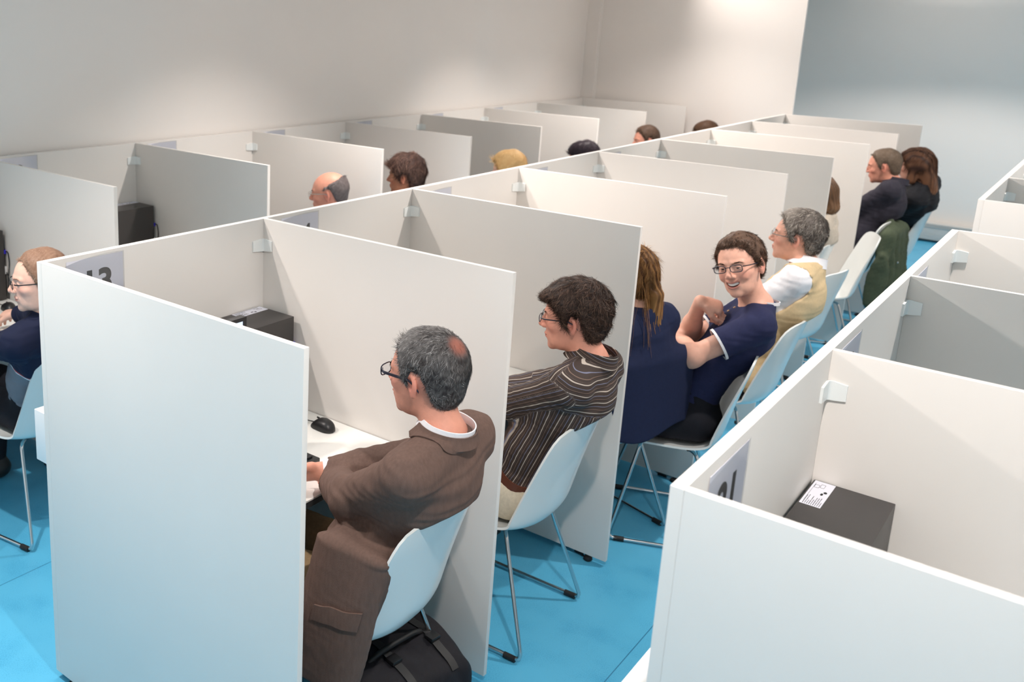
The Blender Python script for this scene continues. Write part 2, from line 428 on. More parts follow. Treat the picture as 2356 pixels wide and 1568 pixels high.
def monitor(x, y, w, h, zt, tilt, label, rz=0):
    o = thing('monitor', label, 'monitor', (x, y, DZ), rz)
    R = np.array(Matrix.Rotation(math.radians(tilt), 3, 'Y'))
    def tr(o_):
        for v in o_.data.vertices:
            v.co = Vector(R@np.array([v.co.x, v.co.y, v.co.z-zt])+np.array([0, 0, zt]))
    b = MB(); b.box((-.018, -w/2, zt-h), (.004, w/2, zt), .003); tr(b.build('housing', M_blackpl, o))
    fr = MB(); bz = .013
    for a, c in (((.004, -w/2, zt-bz), (.010, w/2, zt)), ((.004, -w/2, zt-h), (.010, w/2, zt-h+bz+.01)), ((.004, -w/2, zt-h+bz), (.010, -w/2+bz, zt-bz)), ((.004, w/2-bz, zt-h+bz), (.010, w/2, zt-bz))): fr.box(a, c)
    tr(fr.build('bezel', M_blackpl, o, smooth=False))
    tr(MB().box((.0041, -w/2+bz, zt-h+bz+.01), (.005, w/2-bz, zt-bz)).build('screen', M_screen, o, smooth=False))
    MB().box((-.05, -.035, .01), (-.018, .035, zt-h*.5), .004).build('stand', M_blackpl, o)
    s = MB(); s.tube([(-.02, 0, 0), (-.02, 0, .008), (-.02, 0, .013)], [.11, .11, .10], 28); s.build('base', M_blackpl, o)
    return o
monitor(.30, .37, .375, .30, .466, 0, 'black monitor with lit screen, corner peeking over the end panel')
monitor(XC+.33, .40, .375, .26, .30, 0, 'black monitor, corner just above the blurred right panel')
def mouse(x, y, rz, label):
    o = thing('mouse', label, 'computer mouse', (x, y, DZ), rz)
    nu, nv = 20, 14; V = []
    b = MB(); G = np.zeros((nu, nv, 3))
    for i in range(nu):
        u = i/(nu-1)*2-1
        for j in range(nv):
            v = j/(nv-1)*2-1
            wv = .031*(1-.18*u)*math.sqrt(max(0, 1-abs(u)**3.2))+.0005
            hgt = (.036*(1-abs(u-.15)**2.6*.75))
            a = v*math.pi/2
            G[i, j] = (wv*math.sin(a)*1.0, -u*.052, .003+max(.001, hgt)*math.sqrt(max(0, 1-abs(u)**6))*math.cos(a)**.75)
    b.sheet(G, .0015); b.build('body', M_blackpl, o)
    MB().box((-.002, .022, .028), (.002, .038, .0335), .001).build('wheel', M_rubber, o)
    MB().tube(fillet([(0, .05, .008), (-.01, .09, .004), (-.05, .2, .004), (-.12, .23, .004)], .03), .0018, 6).build('cord', M_blackpl, o)
    return o
mouse(.405, .852, math.radians(80), 'black mouse on the desk beside the man in brown jacket')
mouse(.40, D+.80, math.radians(80), 'black mouse just visible beside the man in striped shirt')
mouse(-1.60, .815, math.radians(75), 'black mouse at the left frame edge beside the glasses man')
def keyboard(x, y, label):
    o = thing('keyboard', label, 'keyboard', (x, y, DZ), 0)
    b = MB(); b.box((-.075, -.22, .004), (.075, .22, .020), .004); b.build('base', M_blackpl, o)
    k = MB()
    for i in range(5):
        for j in range(15): k.box((-.06+i*.024, -.205+j*.0275, .02), (-.06+i*.024+.02, -.205+j*.0275+.024, .027), .002)
    k.build('keys', M_blackpl, o); return o
keyboard(.50, .42, 'black keyboard corner behind the end panel edge')
keyboard(.52, D+.50, 'dark keyboard beside the man in striped shirt')

# ------------------------------------------------------------------ chairs
def chair_shell():
    prof = np.array([(.235, .425), (.222, .447), (.18, .455), (.10, .448), (0, .437), (-.08, .432), (-.14, .437), (-.18, .455), (-.205, .492), (-.218, .54), (-.234, .61), (-.254, .69), (-.277, .775), (-.306, .872)])
    wid = np.array([.17, .195, .21, .222, .230, .234, .236, .236, .232, .226, .218, .212, .206, .185])
    lift = np.array([-.006, -.002, .006, .016, .026, .034, .045, .056, .064, .062, .054, .044, .034, .024])
    t = np.linspace(0, 1, len(prof)); tt = np.linspace(0, 1, 46)
    def sm(a):
        a = np.interp(tt, t, a)
        for _ in range(4): a[1:-1] = (a[:-2]+2*a[1:-1]+a[2:])/4
        return a
    Y, Z, Wd, Lf = sm(prof[:, 0]), sm(prof[:, 1]), sm(wid), sm(lift)
    ty, tz = np.gradient(Y), np.gradient(Z); l = np.hypot(ty, tz); ny, nz = tz/l, -ty/l   # normal to sitter side
    nx = 25; G = np.zeros((nx, len(Y), 3))
    for i in range(nx):
        u = i/(nx-1)*2-1
        for j in range(len(Y)):
            v = j/(len(Y)-1); w = Wd[j]
            if v > .93: w *= math.sqrt(max(0, 1-((v-.93)/.07)**2*.35))
            if v < .05: w *= math.sqrt(1-((.05-v)/.05)**2*.3)
            e = Lf[j]*abs(u)**2.4; tip = -.018*abs(u)**4 if v > .97 else 0
            G[i, j] = (u*w, Y[j]+ny[j]*e, Z[j]+nz[j]*e+tip*(v-.97)/.03)
    b = MB(); b.sheet(G, .0085); return b
def make_chair(label, loc, rz):
    o = thing('chair', label, 'chair', loc, rz, 'white shell chairs with chrome sled legs')
    chair_shell().build('shell', M_shell, o, sharp=60)
    for s in (-1, 1):
        f = MB(); f.tube(fillet([(s*.12, -.07, .418), (s*.165, -.10, .418), (s*.245, -.235, .013), (s*.25, .23, .013), (s*.165, .13, .425), (s*.12, .12, .425)], .035), .0075, 12)
        fr = f.build('sled_leg', M_chrome, o)
        for y in (-.19, .18):
            g = MB(); g.tube([(s*.2465, y-.022, .011), (s*.2465, y+.022, .011)], .0115, 10); g.build('glide', M_rubber, fr)
    c = MB(); c.cyl((-.13, -.07, .418), (.13, -.07, .418), .008); c.cyl((-.13, .12, .425), (.13, .12, .425), .008)
    c.box((-.09, -.09, .418), (.09, .14, .430), .004); c.build('seat_bracket', M_blackpl, o)
    return o
R90 = math.radians(90)
CH = make_chair('white chair under the man in brown jacket', (.87, .50, 0), R90+math.radians(2))
chairs = [
 (.88, 1.345, 2, 'white chair under the man in striped shirt'),
 (.84, 2.20, -17, 'white chair under the woman with long hair, behind the grey divider'),
 (1.09, 2.42, 24, 'white chair under the smiling man in navy tee'),
 (1.11, 3.10, 0, 'white chair under the man in beige vest'),
 (1.01, 4.27, -11, 'empty white chair behind the man in beige vest'),
 (.96, 5.38, 22, 'empty white chair turned sideways, seen in profile'),
 (.78, 5.00, 0, 'white chair under the woman in beige top'),
 (.90, 6.12, 0, 'white chair under the man in dark shirt, green jacket on it'),
 (1.03, 6.90, 0, 'white chair under the woman in black with long brown hair'),
 (-.995, .56, 8.6, 'white chair under the man in navy polo, left frame edge'),
]
for x, y, a, l in chairs: dup(CH, (x, y, 0), R90+math.radians(a), l, 'white shell chairs with chrome sled legs')
# ------------------------------------------------------------------ implicit surfaces -> one closed mesh
def nrm(v):
    v = np.asarray(v, float); return v/(np.linalg.norm(v)+1e-12)
def smin(a, b, k):
    h = np.clip(.5+.5*(b-a)/k, 0, 1); return b*(1-h)+a*h-k*h*(1-h)
def smax(a, b, k): return -smin(-a, -b, k)
def cap(P, a, b, ra, rb, side=None, k=1.0):
    a = np.asarray(a, np.float32); b = np.asarray(b, np.float32); ba = b-a
    pa = P-a
    t = np.clip(pa@ba/max(1e-9, float(ba@ba)), 0, 1)
    q = pa-t[:, None]*ba
    if side is not None:
        s = np.asarray(side, np.float32); q = q-np.outer(q@s, s)*(1-1/k)
    return np.sqrt((q*q).sum(1))-(ra+(rb-ra)*t)
def ell(P, c, r, Mx=None):
    q = P-np.asarray(c, np.float32)
    if Mx is not None: q = q@np.asarray(Mx, np.float32)
    r = np.asarray(r, np.float32)
    k0 = np.sqrt(((q/r)**2).sum(1)); k1 = np.sqrt(((q/(r*r))**2).sum(1))+1e-9
    return k0*(k0-1)/k1
def spaced(lo, hi, fine, h, hf):
    """axis samples: step h, with step hf inside the 'fine' intervals"""
    out = [lo]; x = lo
    while x < hi:
        st = hf if any(a <= x <= b for a, b in fine) else h
        x += st; out.append(x)
    return np.array(out, np.float32)
def net(f, xs, ys, zs, project=2):
    nx, ny, nz = len(xs), len(ys), len(zs); c = 4
    ix, iy, iz = np.arange(0, nx+c, c), np.arange(0, ny+c, c), np.arange(0, nz+c, c)
    cx, cy, cz = xs[np.minimum(ix, nx-1)], ys[np.minimum(iy, ny-1)], zs[np.minimum(iz, nz-1)]
    G = np.stack(np.meshgrid(cx, cy, cz, indexing='ij'), -1).reshape(-1, 3)
    Dc = f(G).reshape(len(cx), len(cy), len(cz)).astype(np.float32)
    hm = max(np.diff(xs).max(), np.diff(ys).max(), np.diff(zs).max())
    act = np.abs(Dc) < hm*c*1.35
    def up(A):
        A = np.repeat(np.repeat(np.repeat(A, c, 0), c, 1), c, 2); o = c//2
        return A[o:o+nx, o:o+ny, o:o+nz]
    Dm = up(Dc).copy(); am = up(act)
    assert Dm.shape == (nx, ny, nz), (Dm.shape, nx, ny, nz)
    I = np.argwhere(am); vals = np.empty(len(I), np.float32)
    for s in range(0, len(I), 400000):
        q = I[s:s+400000]; vals[s:s+400000] = f(np.stack([xs[q[:, 0]], ys[q[:, 1]], zs[q[:, 2]]], 1))
    Dm[am] = vals
    S = Dm < 0
    cnt = np.zeros((nx-1, ny-1, nz-1), np.int8)
    for a in (0, 1):
        for b in (0, 1):
            for d in (0, 1): cnt += S[a:nx-1+a, b:ny-1+b, d:nz-1+d]
    cells = np.argwhere((cnt > 0) & (cnt < 8))
    idx = -np.ones((nx-1, ny-1, nz-1), np.int32); idx[tuple(cells.T)] = np.arange(len(cells))
    corners = np.array([(a, b, d) for a in (0, 1) for b in (0, 1) for d in (0, 1)])
    cv = np.stack([Dm[cells[:, 0]+a, cells[:, 1]+b, cells[:, 2]+d] for a, b, d in corners], 1)
    cp = np.stack([np.stack([xs[cells[:, 0]+a], ys[cells[:, 1]+b], zs[cells[:, 2]+d]], 1) for a, b, d in corners], 1)
    acc = np.zeros((len(cells), 3)); n = np.zeros(len(cells))
    for i in range(8):
        for j in range(i+1, 8):
            if np.abs(corners[i]-corners[j]).sum() != 1: continue
            m = (cv[:, i] < 0) != (cv[:, j] < 0)
            t = (cv[m, i]/(cv[m, i]-cv[m, j]))[:, None]
            acc[m] += cp[m, i]*(1-t)+cp[m, j]*t; n[m] += 1
    V = (acc/n[:, None]).astype(np.float32); F = []
    for ax in range(3):
        sl0 = [slice(None)]*3; sl1 = [slice(None)]*3; sl0[ax] = slice(0, -1); sl1[ax] = slice(1, None)
        e = np.argwhere(S[tuple(sl0)] != S[tuple(sl1)]); inn = S[tuple(e.T)]
        o1, o2 = [(1, 2), (2, 0), (0, 1)][ax]
        ok = (e[:, o1] > 0) & (e[:, o2] > 0) & (e[:, o1] < [nx, ny, nz][o1]-1) & (e[:, o2] < [nx, ny, nz][o2]-1)
        e = e[ok]; inn = inn[ok]; q = []
        for a, b in ((0, 0), (1, 0), (1, 1), (0, 1)):
            g = e.copy(); g[:, o1] -= 1-a; g[:, o2] -= 1-b; q.append(idx[tuple(g.T)])
        q = np.stack(q, 1); q[~inn] = q[~inn][:, ::-1]; F.append(q)
    F = np.concatenate(F); F = F[(F >= 0).all(1)]
    eps = .0007
    for _ in range(project):
        d0 = f(V); g = np.zeros_like(V)
        for s in ((1, 1, 1), (1, -1, -1), (-1, 1, -1), (-1, -1, 1)):
            s = np.array(s, np.float32); g += f(V+s*eps)[:, None]*s
        gl = np.linalg.norm(g, axis=1); gr = g/(gl[:, None]+1e-9); mag = np.clip(gl/(4*eps), .35, 2)
        st = np.clip(d0/mag, -hm*.6, hm*.6); V = (V-gr*st[:, None]).astype(np.float32)
    return V, F
def mesh_vf(name, V, F, m, parent, attrs=None):
    me = bpy.data.meshes.new(name); me.vertices.add(len(V)); me.vertices.foreach_set('co', np.asarray(V, np.float32).ravel())
    F = np.asarray(F, np.int32); k = F.shape[1]
    me.loops.add(F.size); me.polygons.add(len(F)); me.loops.foreach_set('vertex_index', F.ravel())
    me.polygons.foreach_set('loop_start', np.arange(0, F.size, k, dtype=np.int32))
    me.polygons.foreach_set('loop_total', np.full(len(F), k, np.int32)) if False else None
    me.update(calc_edges=True); me.validate()
    for an, A in (attrs or {}).items():
        if A.ndim == 2:
            at = me.attributes.new(an, 'FLOAT_COLOR', 'POINT'); C4 = np.ones((len(V), 4), np.float32); C4[:, :3] = A
            at.data.foreach_set('color', C4.ravel())
        else:
            at = me.attributes.new(an, 'FLOAT', 'POINT'); at.data.foreach_set('value', A.astype(np.float32))
    me.polygons.foreach_set('use_smooth', np.ones(len(me.polygons), bool)); me.materials.append(m)
    o = bpy.data.objects.new(name, me); COL.objects.link(o); o.parent = parent; return o
def wob(P, s, seed=0):
    r = np.random.default_rng(seed); out = 0
    for i in range(4):
        k = r.normal(size=3)*s*(1+.6*i); k2 = r.normal(size=3)*s*.7
        out = out+np.sin(P@k+1.6*np.sin(P@k2+r.uniform(0, 6))+r.uniform(0, 6))/(1+.5*i)
    return out/2.3

# ------------------------------------------------------------------ head (local: x right, y forward, z up)
def head_sdf(P, st):
    jw = st.get('jaw', 1.0)
    d = ell(P, (0, -.018, .036), (.0765, .098, .090))
    d = smin(d, ell(P, (0, .010, .022), (.069, .082, .086)), .02)
    d = smin(d, ell(P, (0, .024, -.030), (.060*jw, .066, .070)), .022)
    d = smin(d, ell(P, (0, .034, -.072), (.045*jw, .050, .032)), .024)
    d = smin(d, ell(P, (0, .073, -.092), (.020, .015, .015)), .016)
    ax = P.copy(); ax[:, 0] = np.abs(ax[:, 0])
    d = smin(d, cap(ax, (.012, .084, .030), (.044, .070, .030), .010, .008), .012)     # brow
    d = smin(d, ell(ax, (.042, .054, -.012), (.020, .022, .017)), .016)                # cheekbone
    d = smax(d, -ell(ax, (.030, .098, .013), (.020, .016, .013)), .010)                # eye socket
    d = smin(d, ell(ax, (.0305, .0740, .012), (.0155, .0140, .0128)), .004)           # lids over the ball
    sl = .0030 if st.get('smile') else .0040
    d = smax(d, -ell(ax, (.0305, .0880, .0112), (.0115, .0075, sl)), .0012)            # opening between the lids
    d = smin(d, cap(P, (0, .086, .022), (0, .108, -.016), .0075, .0115), .009)         # nose
    d = smin(d, ell(ax, (.0115, .097, -.021), (.0085, .010, .008)), .006)
    d = smax(d, -ell(ax, (.0065, .101, -.0295), (.004, .006, .004)), .003)
    d = smin(d, ell(P, (0, .078, -.050), (.026, .016, .020)), .012)                    # muzzle
    sm = st.get('smile', 0)
    if sm:
        d = smin(d, ell(ax, (.040, .066, -.026), (.017, .016, .016)), .010)
        q = P.copy(); q[:, 2] = q[:, 2]-(P[:, 0]**2)*14
        d = smax(d, -ell(q, (0, .092, -.0555), (.0285, .020, .0088)), .003)
        d = smin(d, ell(q, (0, .0865, -.0445), (.027, .008, .0033)), .003)
        d = smin(d, ell(q, (0, .0855, -.0665), (.023, .008, .0040)), .003)
    else:
        d = smin(d, ell(P, (0, .0915, -.0475), (.022, .007, .0045)), .004)
        d = smin(d, ell(P, (0, .0890, -.0575), (.019, .0075, .0052)), .004)
        d = smax(d, -cap(P, (-.024, .090, -.0525), (.024, .090, -.0525), .0016, .0016), .003)
        # lip line follows the face
    # ears
    ec, es = math.cos(.30), math.sin(.30)
    Em = np.array([[math.cos(.35), 0, 0], [0, 1, 0], [0, 0, 1]])
    qe = ax-np.array([.0775, -.010, .002], np.float32)
    a = .42; rx = qe[:, 0]*math.cos(a)+qe[:, 1]*math.sin(a); ry = -qe[:, 0]*math.sin(a)+qe[:, 1]*math.cos(a)
    tz = .18; rz = qe[:, 2]*math.cos(tz)+ry*math.sin(tz); ry = ry*math.cos(tz)-qe[:, 2]*math.sin(tz)
    Q = np.stack([rx, ry, rz], 1).astype(np.float32)
    e = ell(Q, (0, 0, .004), (.0085, .0185, .0290)); e = smin(e, ell(Q, (-.001, .004, -.024), (.006, .0095, .011)), .008)
    e = smax(e, -ell(Q, (.009, .002, .005), (.0075, .0115, .0185)), .004)
    e = smin(e, ell(Q, (.001, .011, -.001), (.004, .004, .006)), .004)
    return smin(d, e, .006)
EYE = [np.array([s*.0305, .0735, .012]) for s in (-1, 1)]
def zmin_fn(tab):
    a = np.radians([t[0] for t in tab]); z = np.array([t[1] for t in tab])
    return lambda az: np.interp(az, a, z)
HAIRLINES = dict(
    short=[(0, .096), (25, .092), (42, .078), (55, .052), (66, .020), (76, -.004), (80, .020), (88, .040), (104, .036), (116, .000), (128, -.040), (150, -.066), (180, -.070)],
    full=[(0, .076), (25, .074), (42, .062), (55, .040), (66, .010), (74, -.018), (79, .010), (88, .034), (104, .030), (114, -.010), (126, -.050), (150, -.074), (180, -.078)],
    bald=[(0, .20), (60, .20), (75, .055), (80, .035), (90, .045), (104, .036), (116, .000), (128, -.030), (150, -.060), (180, -.062)],
    bob=[(0, .080), (30, .074), (48, .050), (58, .005), (66, -.030), (80, -.05), (100, -.07), (128, -.08), (180, -.085)],
)
def hair_sdf(P, st):
    kind = st['hair']; t = st.get('thick', .012); zf = zmin_fn(HAIRLINES[kind])
    skull = ell(P, (0, -.018, .036), (.0765, .098, .090)); skull = smin(skull, ell(P, (0, .010, .022), (.069, .082, .086)), .02)
    skull = smin(skull, ell(P, (0, -.035, -.030), (.058, .062, .060)), .03)
    az = np.arctan2(np.abs(P[:, 0]), P[:, 1]+.012)
    tt = t*(1+.35*np.clip((P[:, 2]-.02)/.09, -1, 1.2))
    tt = tt+st.get('lump', .003)*wob(P, st.get('lumps', 55), st.get('seed', 1))
    low = (zf(az)-P[:, 2])*.75+st.get('ragged', .0025)*wob(P, 90, 21)
    tt = tt*np.clip(-low/.030+.25, .25, 1)
    d = smax(skull-tt, low, .006)
    if kind == 'bald': d = smax(d, (P[:, 2]-.078+.55*np.clip(P[:, 1]+.05, -.1, .1))+.005*wob(P, 60, 4), .010)
    if 'fringe' in st:
        d = smin(d, ell(P, (.0, .070, .088), (.058, .026, .020)), .015)
    if st.get('long'):
        L = st['long']
        for s in (-1, 1):
            d = smin(d, cap(P, (s*.055, -.02, .06), (s*.075, .005, -.09), .034, .030), .03)
        d = smin(d, cap(P, (0, -.075, .03), (0, -.105, -L), .062, .050, (1, 0, 0), 1.5), .04)
        # keep the face open
        d = smax(d, -ell(P, (0, .095, -.03), (.066, .085, .115)), .012)
        d = d+.0028*np.sin(P[:, 0]*240+4*np.sin(P[:, 2]*18+P[:, 0]*40))
    if st.get('tail'):
        L = st['tail']
        d = smin(d, cap(P, (0, -.10, .04), (0, -.130, -.05), .024, .020), .02)
        d = smin(d, cap(P, (0, -.130, -.05), (.01, -.115, -L), .020, .024, (1, 0, 0), 1.8), .02)
        d = d+.0016*np.sin(P[:, 0]*420+3*np.sin(P[:, 2]*30))
    return d
def strands(st, cap_f, n, L, w, seed=3):
    """short hairs lying along the cap, combed away from the crown"""
    r = np.random.default_rng(seed)
    # seeds on the cap surface by projecting random directions
    P = []; want = n
    while want > 0:
        q = r.normal(size=(want*3, 3)); q /= np.linalg.norm(q, axis=1)[:, None]
        p = (q*np.array([.086, .112, .104])+np.array([0, -.018, .034])).astype(np.float32)
        for _ in range(4): d, g = grad(cap_f, p); p = (p-g*d[:, None]).astype(np.float32)
        ok = np.abs(cap_f(p)) < .002; p = p[ok][:want]; P.append(p); want -= len(p)
    P = np.concatenate(P); d, Nn = grad(cap_f, P)
    # only real scalp-facing places
    cr = np.array(st.get('crown', (.01, -.075, .10)), np.float32)
    flow = P-cr; flow[:, 2] -= .02+.4*np.linalg.norm(flow[:, :2], axis=1)
    fw = np.array(st.get('comb', (0, 0, 0)), np.float32); flow = flow/np.linalg.norm(flow, axis=1)[:, None]+fw
    flow += r.normal(size=flow.shape)*st.get('mess', .25)
    flow -= Nn*(flow*Nn).sum(1)[:, None]; flow /= np.linalg.norm(flow, axis=1)[:, None]+1e-9
    if 'spot' in st:
        sp = np.array(st['spot'][:3]); dd = np.linalg.norm(P-sp, axis=1); keep = r.random(len(P)) < np.clip((dd-st['spot'][3]*.35)/(st['spot'][3]*.9), .22, 1)
        P, Nn, flow = P[keep], Nn[keep], flow[keep]
    m = len(P); side = np.cross(flow, Nn); seg = 4
    ln = L*r.uniform(.6, 1.2, m); lift = r.uniform(.0, 1, m)*st.get('lift', .12); V = np.zeros((m, seg+1, 2, 3), np.float32)
    bendv = r.normal(size=(m, 1))*.25
    for k in range(seg+1):
        s = (k/seg)*ln
        c = P-Nn*.0015+flow*s[:, None]+side*(bendv*s[:, None]*(k/seg))-Nn*(s*s/.19)[:, None]+Nn*(lift*s)[:, None]
        wk = w*(1-.75*(k/seg)**1.5)
        V[:, k, 0] = c-side*wk/2; V[:, k, 1] = c+side*wk/2+Nn*wk*.4
    V = V.reshape(-1, 3); b = np.arange(m)*(seg+1)*2; F = []
    for k in range(seg): F.append(np.stack([b+2*k, b+2*k+1, b+2*k+3, b+2*k+2], 1))
    F = np.concatenate(F); tone = np.repeat(r.random(m), (seg+1)*2)
    return V, F, tone
def grad(f, P, eps=.0012):
    g = np.zeros(P.shape, np.float32); d = f(P)
    for s in ((1, 1, 1), (1, -1, -1), (-1, 1, -1), (-1, -1, 1)):
        s = np.array(s, np.float32); g += f(P+s*eps)[:, None]*s
    return d, g/(np.linalg.norm(g, axis=1)[:, None]+1e-9)

# ------------------------------------------------------------------ skeleton (person local: origin = floor under the hips, +y = facing)
def ik(a, b, l1, l2, pole):
    a = np.array(a, float); b = np.array(b, float); v = b-a; L = np.linalg.norm(v); L2 = min(L, (l1+l2)*.995)
    u = v/L; b = a+u*L2; x = (l1*l1-l2*l2+L2*L2)/(2*L2); h = math.sqrt(max(0, l1*l1-x*x))
    p = np.array(pole, float)-a; p -= u*(p@u); p /= np.linalg.norm(p)+1e-9
    return a+u*x+p*h, b
def skeleton(st):
    J = {}; S = st.get('size', 1.0)
    hc = np.array(st['hc'], float); fw = nrm(st['face']); J['hc'] = hc
    # head frame
    upw = np.array([0, 0, 1.0]); rt = nrm(np.cross(fw, upw)); up = np.cross(rt, fw)
    ro = st.get('roll', 0); rt, up = rt*math.cos(ro)+up*math.sin(ro), up*math.cos(ro)-rt*math.sin(ro)
    J['HM'] = np.stack([rt, fw, up], 1)      # columns: local axes in person space
    hip = np.array(st.get('hip', (0, -.07, .545)), float); J['hip'] = hip
    ne = hc+J['HM']@np.array([0, -.050, -.135])*S+np.array(st.get('neck_off', (0, -.018, 0)))
    J['neck'] = ne
    ax = ne-hip; J['up'] = nrm(ax); byaw = st.get('twist', 0)
    r0 = np.array([math.cos(byaw), math.sin(byaw), 0]); J['rt'] = nrm(r0-J['up']*(r0@J['up'])); J['fw'] = np.cross(J['up'], J['rt'])
    J['TM'] = np.stack([J['rt'], J['fw'], J['up']], 1)
    sl = np.array(st.get('slouch', (0, -.03, 0)), float)
    J['belly'] = hip+ax*.33+sl*1.0; J['chest'] = hip+ax*.66+sl*.35
    sw = st.get('shw', .165)*.90*S; dr = st.get('drop', .055)
    for s, n in ((-1, 'L'), (1, 'R')):
        sh = ne+J['rt']*s*sw-J['up']*dr-J['fw']*.005+np.array(st.get('sho'+n, (0, 0, 0)), float); J['sh'+n] = sh
        tgt, pole = st['hand'+n]
        J['el'+n], J['wr'+n] = ik(sh, tgt, .275*S, .25*S, pole)
        hp = hip+np.array([s*.085, .02, -.03])
        kn, an = st.get('leg'+n, ((s*.12, .40, .50), (s*.12, .44, .09)))
        J['hp'+n] = hp; J['kn'+n] = np.array(kn, float); J['an'+n] = np.array(an, float)
        J['hd'+n] = st.get('hdir'+n, None)
    return J
def torso(P, J, g=0.0, fat=1.0, fem=0):
    M3 = J['TM']; w = 1-.08*fem
    d = ell(P, J['hip']+np.array([0, 0, -.005]), np.array([.158*w+.01*fem, .118, .105])*1.0+g, M3)
    d = smin(d, ell(P, J['belly'], np.array([.130*fat*w, .100*fat, .15])+g, M3), .055)
    d = smin(d, ell(P, J['chest'], np.array([.140*w, .098*fat**.5, .155])+g, M3), .055)
    d = smin(d, ell(P, J['neck']-J['up']*.15-J['fw']*.035, np.array([.140*w, .092*fat**.5, .130])+g, M3), .05)
    d = smin(d, cap(P, J['shL']+J['rt']*.03, J['shR']-J['rt']*.03, .046+g, .046+g), .06)
    n = J['neck']+J['up']*.015
    for s in 'LR': d = smin(d, cap(P, n, J['sh'+s]+J['up']*.012, .040+g, .040+g), .04)
    if fem:
        for s in (-1, 1): d = smin(d, ell(P, J['chest']+J['fw']*.085+J['rt']*s*.07, np.array([.062, .055, .062])+g, M3), .03)
    return d
_SZ = np.array([.40, .455, .492, .54, .61, .69, .77, .85, .88, .95]); _SY = np.array([-.19, -.19, -.205, -.218, -.234, -.254, -.276, -.302, -.34, -.46])
def seat_clear(P, d, gap):
    """press the sitter's back and seat flat against the chair shell"""
    z = P[:, 2]; u = np.clip(np.abs(P[:, 0])/.225, 0, 1.1)
    yb = np.interp(z, _SZ, _SY)+.055*u**2.4*np.interp(z, [.45, .55, .85, .9], [1, 1, .45, 0])+gap
    A = np.maximum.reduce([P[:, 1]-yb, z-1.0, .40-z, np.abs(P[:, 0])-.245])
    zs = .447+.03*u**2.4+gap
    B = np.maximum.reduce([z-zs, P[:, 1]-.235, -.30-P[:, 1], .33-z, np.abs(P[:, 0])-.245])
    return smax(d, -np.minimum(A, B), .012)
def hand(P, wr, d, up, side, curl, spread=.0):
    """five fingers: d = pointing, up = back of the hand, side = thumb direction"""
    d, up = nrm(d), nrm(up); up = nrm(up-d*(up@d)); side = nrm(np.cross(d, up))*(1 if side > 0 else -1)
    q = cap(P, wr, wr+d*.075, .019, .020, side, 1.75)
    q = smin(q, cap(P, wr+d*.03, wr+d*.078, .016, .014, side, 2.3), .012)
    for i, (lf, r0) in enumerate(((.92, .0088), (1.0, .0090), (.94, .0086), (.76, .0078))):
        b = wr+d*(.080-.004*abs(i-1.2))+side*(1.5-i)*.0205; a = 0; dd = d+side*(1.5-i)*spread; p = b; rr = r0
        for k, L_ in enumerate((.040, .026, .021)):
            a += curl[k]; v = nrm(dd)*math.cos(a)-up*math.sin(a); e = p+v*L_*lf; q = smin(q, cap(P, p, e, rr, rr*.92), .006); p = e; rr *= .92
    b = wr+d*.022+side*.026; p1 = b+nrm(d*.7+side*.55-up*.35)*.042; p2 = p1+nrm(d*.9+side*.05-up*.45)*.032; p3 = p2+nrm(d*.9-side*.25-up*.4)*.024
    q = smin(q, cap(P, b, p1, .014, .011), .012); q = smin(q, cap(P, p1, p2, .0105, .0095), .005); q = smin(q, cap(P, p2, p3, .0095, .0082), .004)
    return q
def arm(P, J, s, g=0.0, t1=1.0, fold=0):
    sh, el, wr = J['sh'+s], J['el'+s], J['wr'+s]
    gf = g
    if fold:
        u = nrm(el-sh); v = nrm(wr-el)
        gf = g+fold*np.exp(-((P-el)**2).sum(1)/.008)*np.sin((P@(u-v+.01))*150+2*wob(P, 20, 5))
        gf = gf+fold*.6*np.sin((P@v)*120+2.5*wob(P, 16, 9))*np.exp(-((P-wr)**2).sum(1)/.02)
    d = cap(P, sh, el, .050, .041)-gf
    if t1 >= 1: d = smin(d, cap(P, el, wr, .040, .027)-gf, .03)
    if t1 >= 1: d = smin(d, cap(P, el, el+(wr-el)*.45, .041, .039)-gf, .03)
    return d
def leg(P, J, s, g=0.0):
    d = cap(P, J['hp'+s], J['kn'+s], .082+g, .056+g)
    d = smin(d, cap(P, J['kn'+s], J['an'+s], .054+g, .036+g), .03)
    d = smin(d, ell(P, J['kn'+s]*.6+J['an'+s]*.4+np.array([0, -.025, 0]), (.048+g, .050+g, .10)), .03)
    return d
def foot(P, J, s, g=0.0, toe=None):
    a = J['an'+s]; f = nrm(np.array([(.06 if s == 'R' else -.06), 1, 0])) if toe is None else nrm(toe)
    z = a[2]-.03
    h = a-f*.03; h = np.array([h[0], h[1], .045+g*.3]); t = a+f*.15; t = np.array([t[0], t[1], .032+g*.3])
    d = smin(cap(P, h, t, .036+g, .030+g, np.cross(f, [0, 0, 1]), 1.25), cap(P, a, h+f*.03, .036+g, .036+g), .03)
    return np.maximum(d, .006-P[:, 2])
M_skin = mat('skin', (1, 1, 1), .48, var=.05, vscale=55, bump=.25, bscale=420, attr='col', spec=.4)
M_hair = mat('hair', (1, 1, 1), .5, attr='col', spec=.16)
M_hairs = M_hair
SKIN = dict(fair=srgb(226, 172, 150), ruddy=srgb(214, 150, 128), pale=srgb(232, 184, 164), tan=srgb(205, 148, 118))
def hair_cols(c0, c1, tone, extra=None):
    c0, c1 = np.array(srgb(*c0)), np.array(srgb(*c1)); t = tone[:, None]
    return c0*(1-t)+c1*t
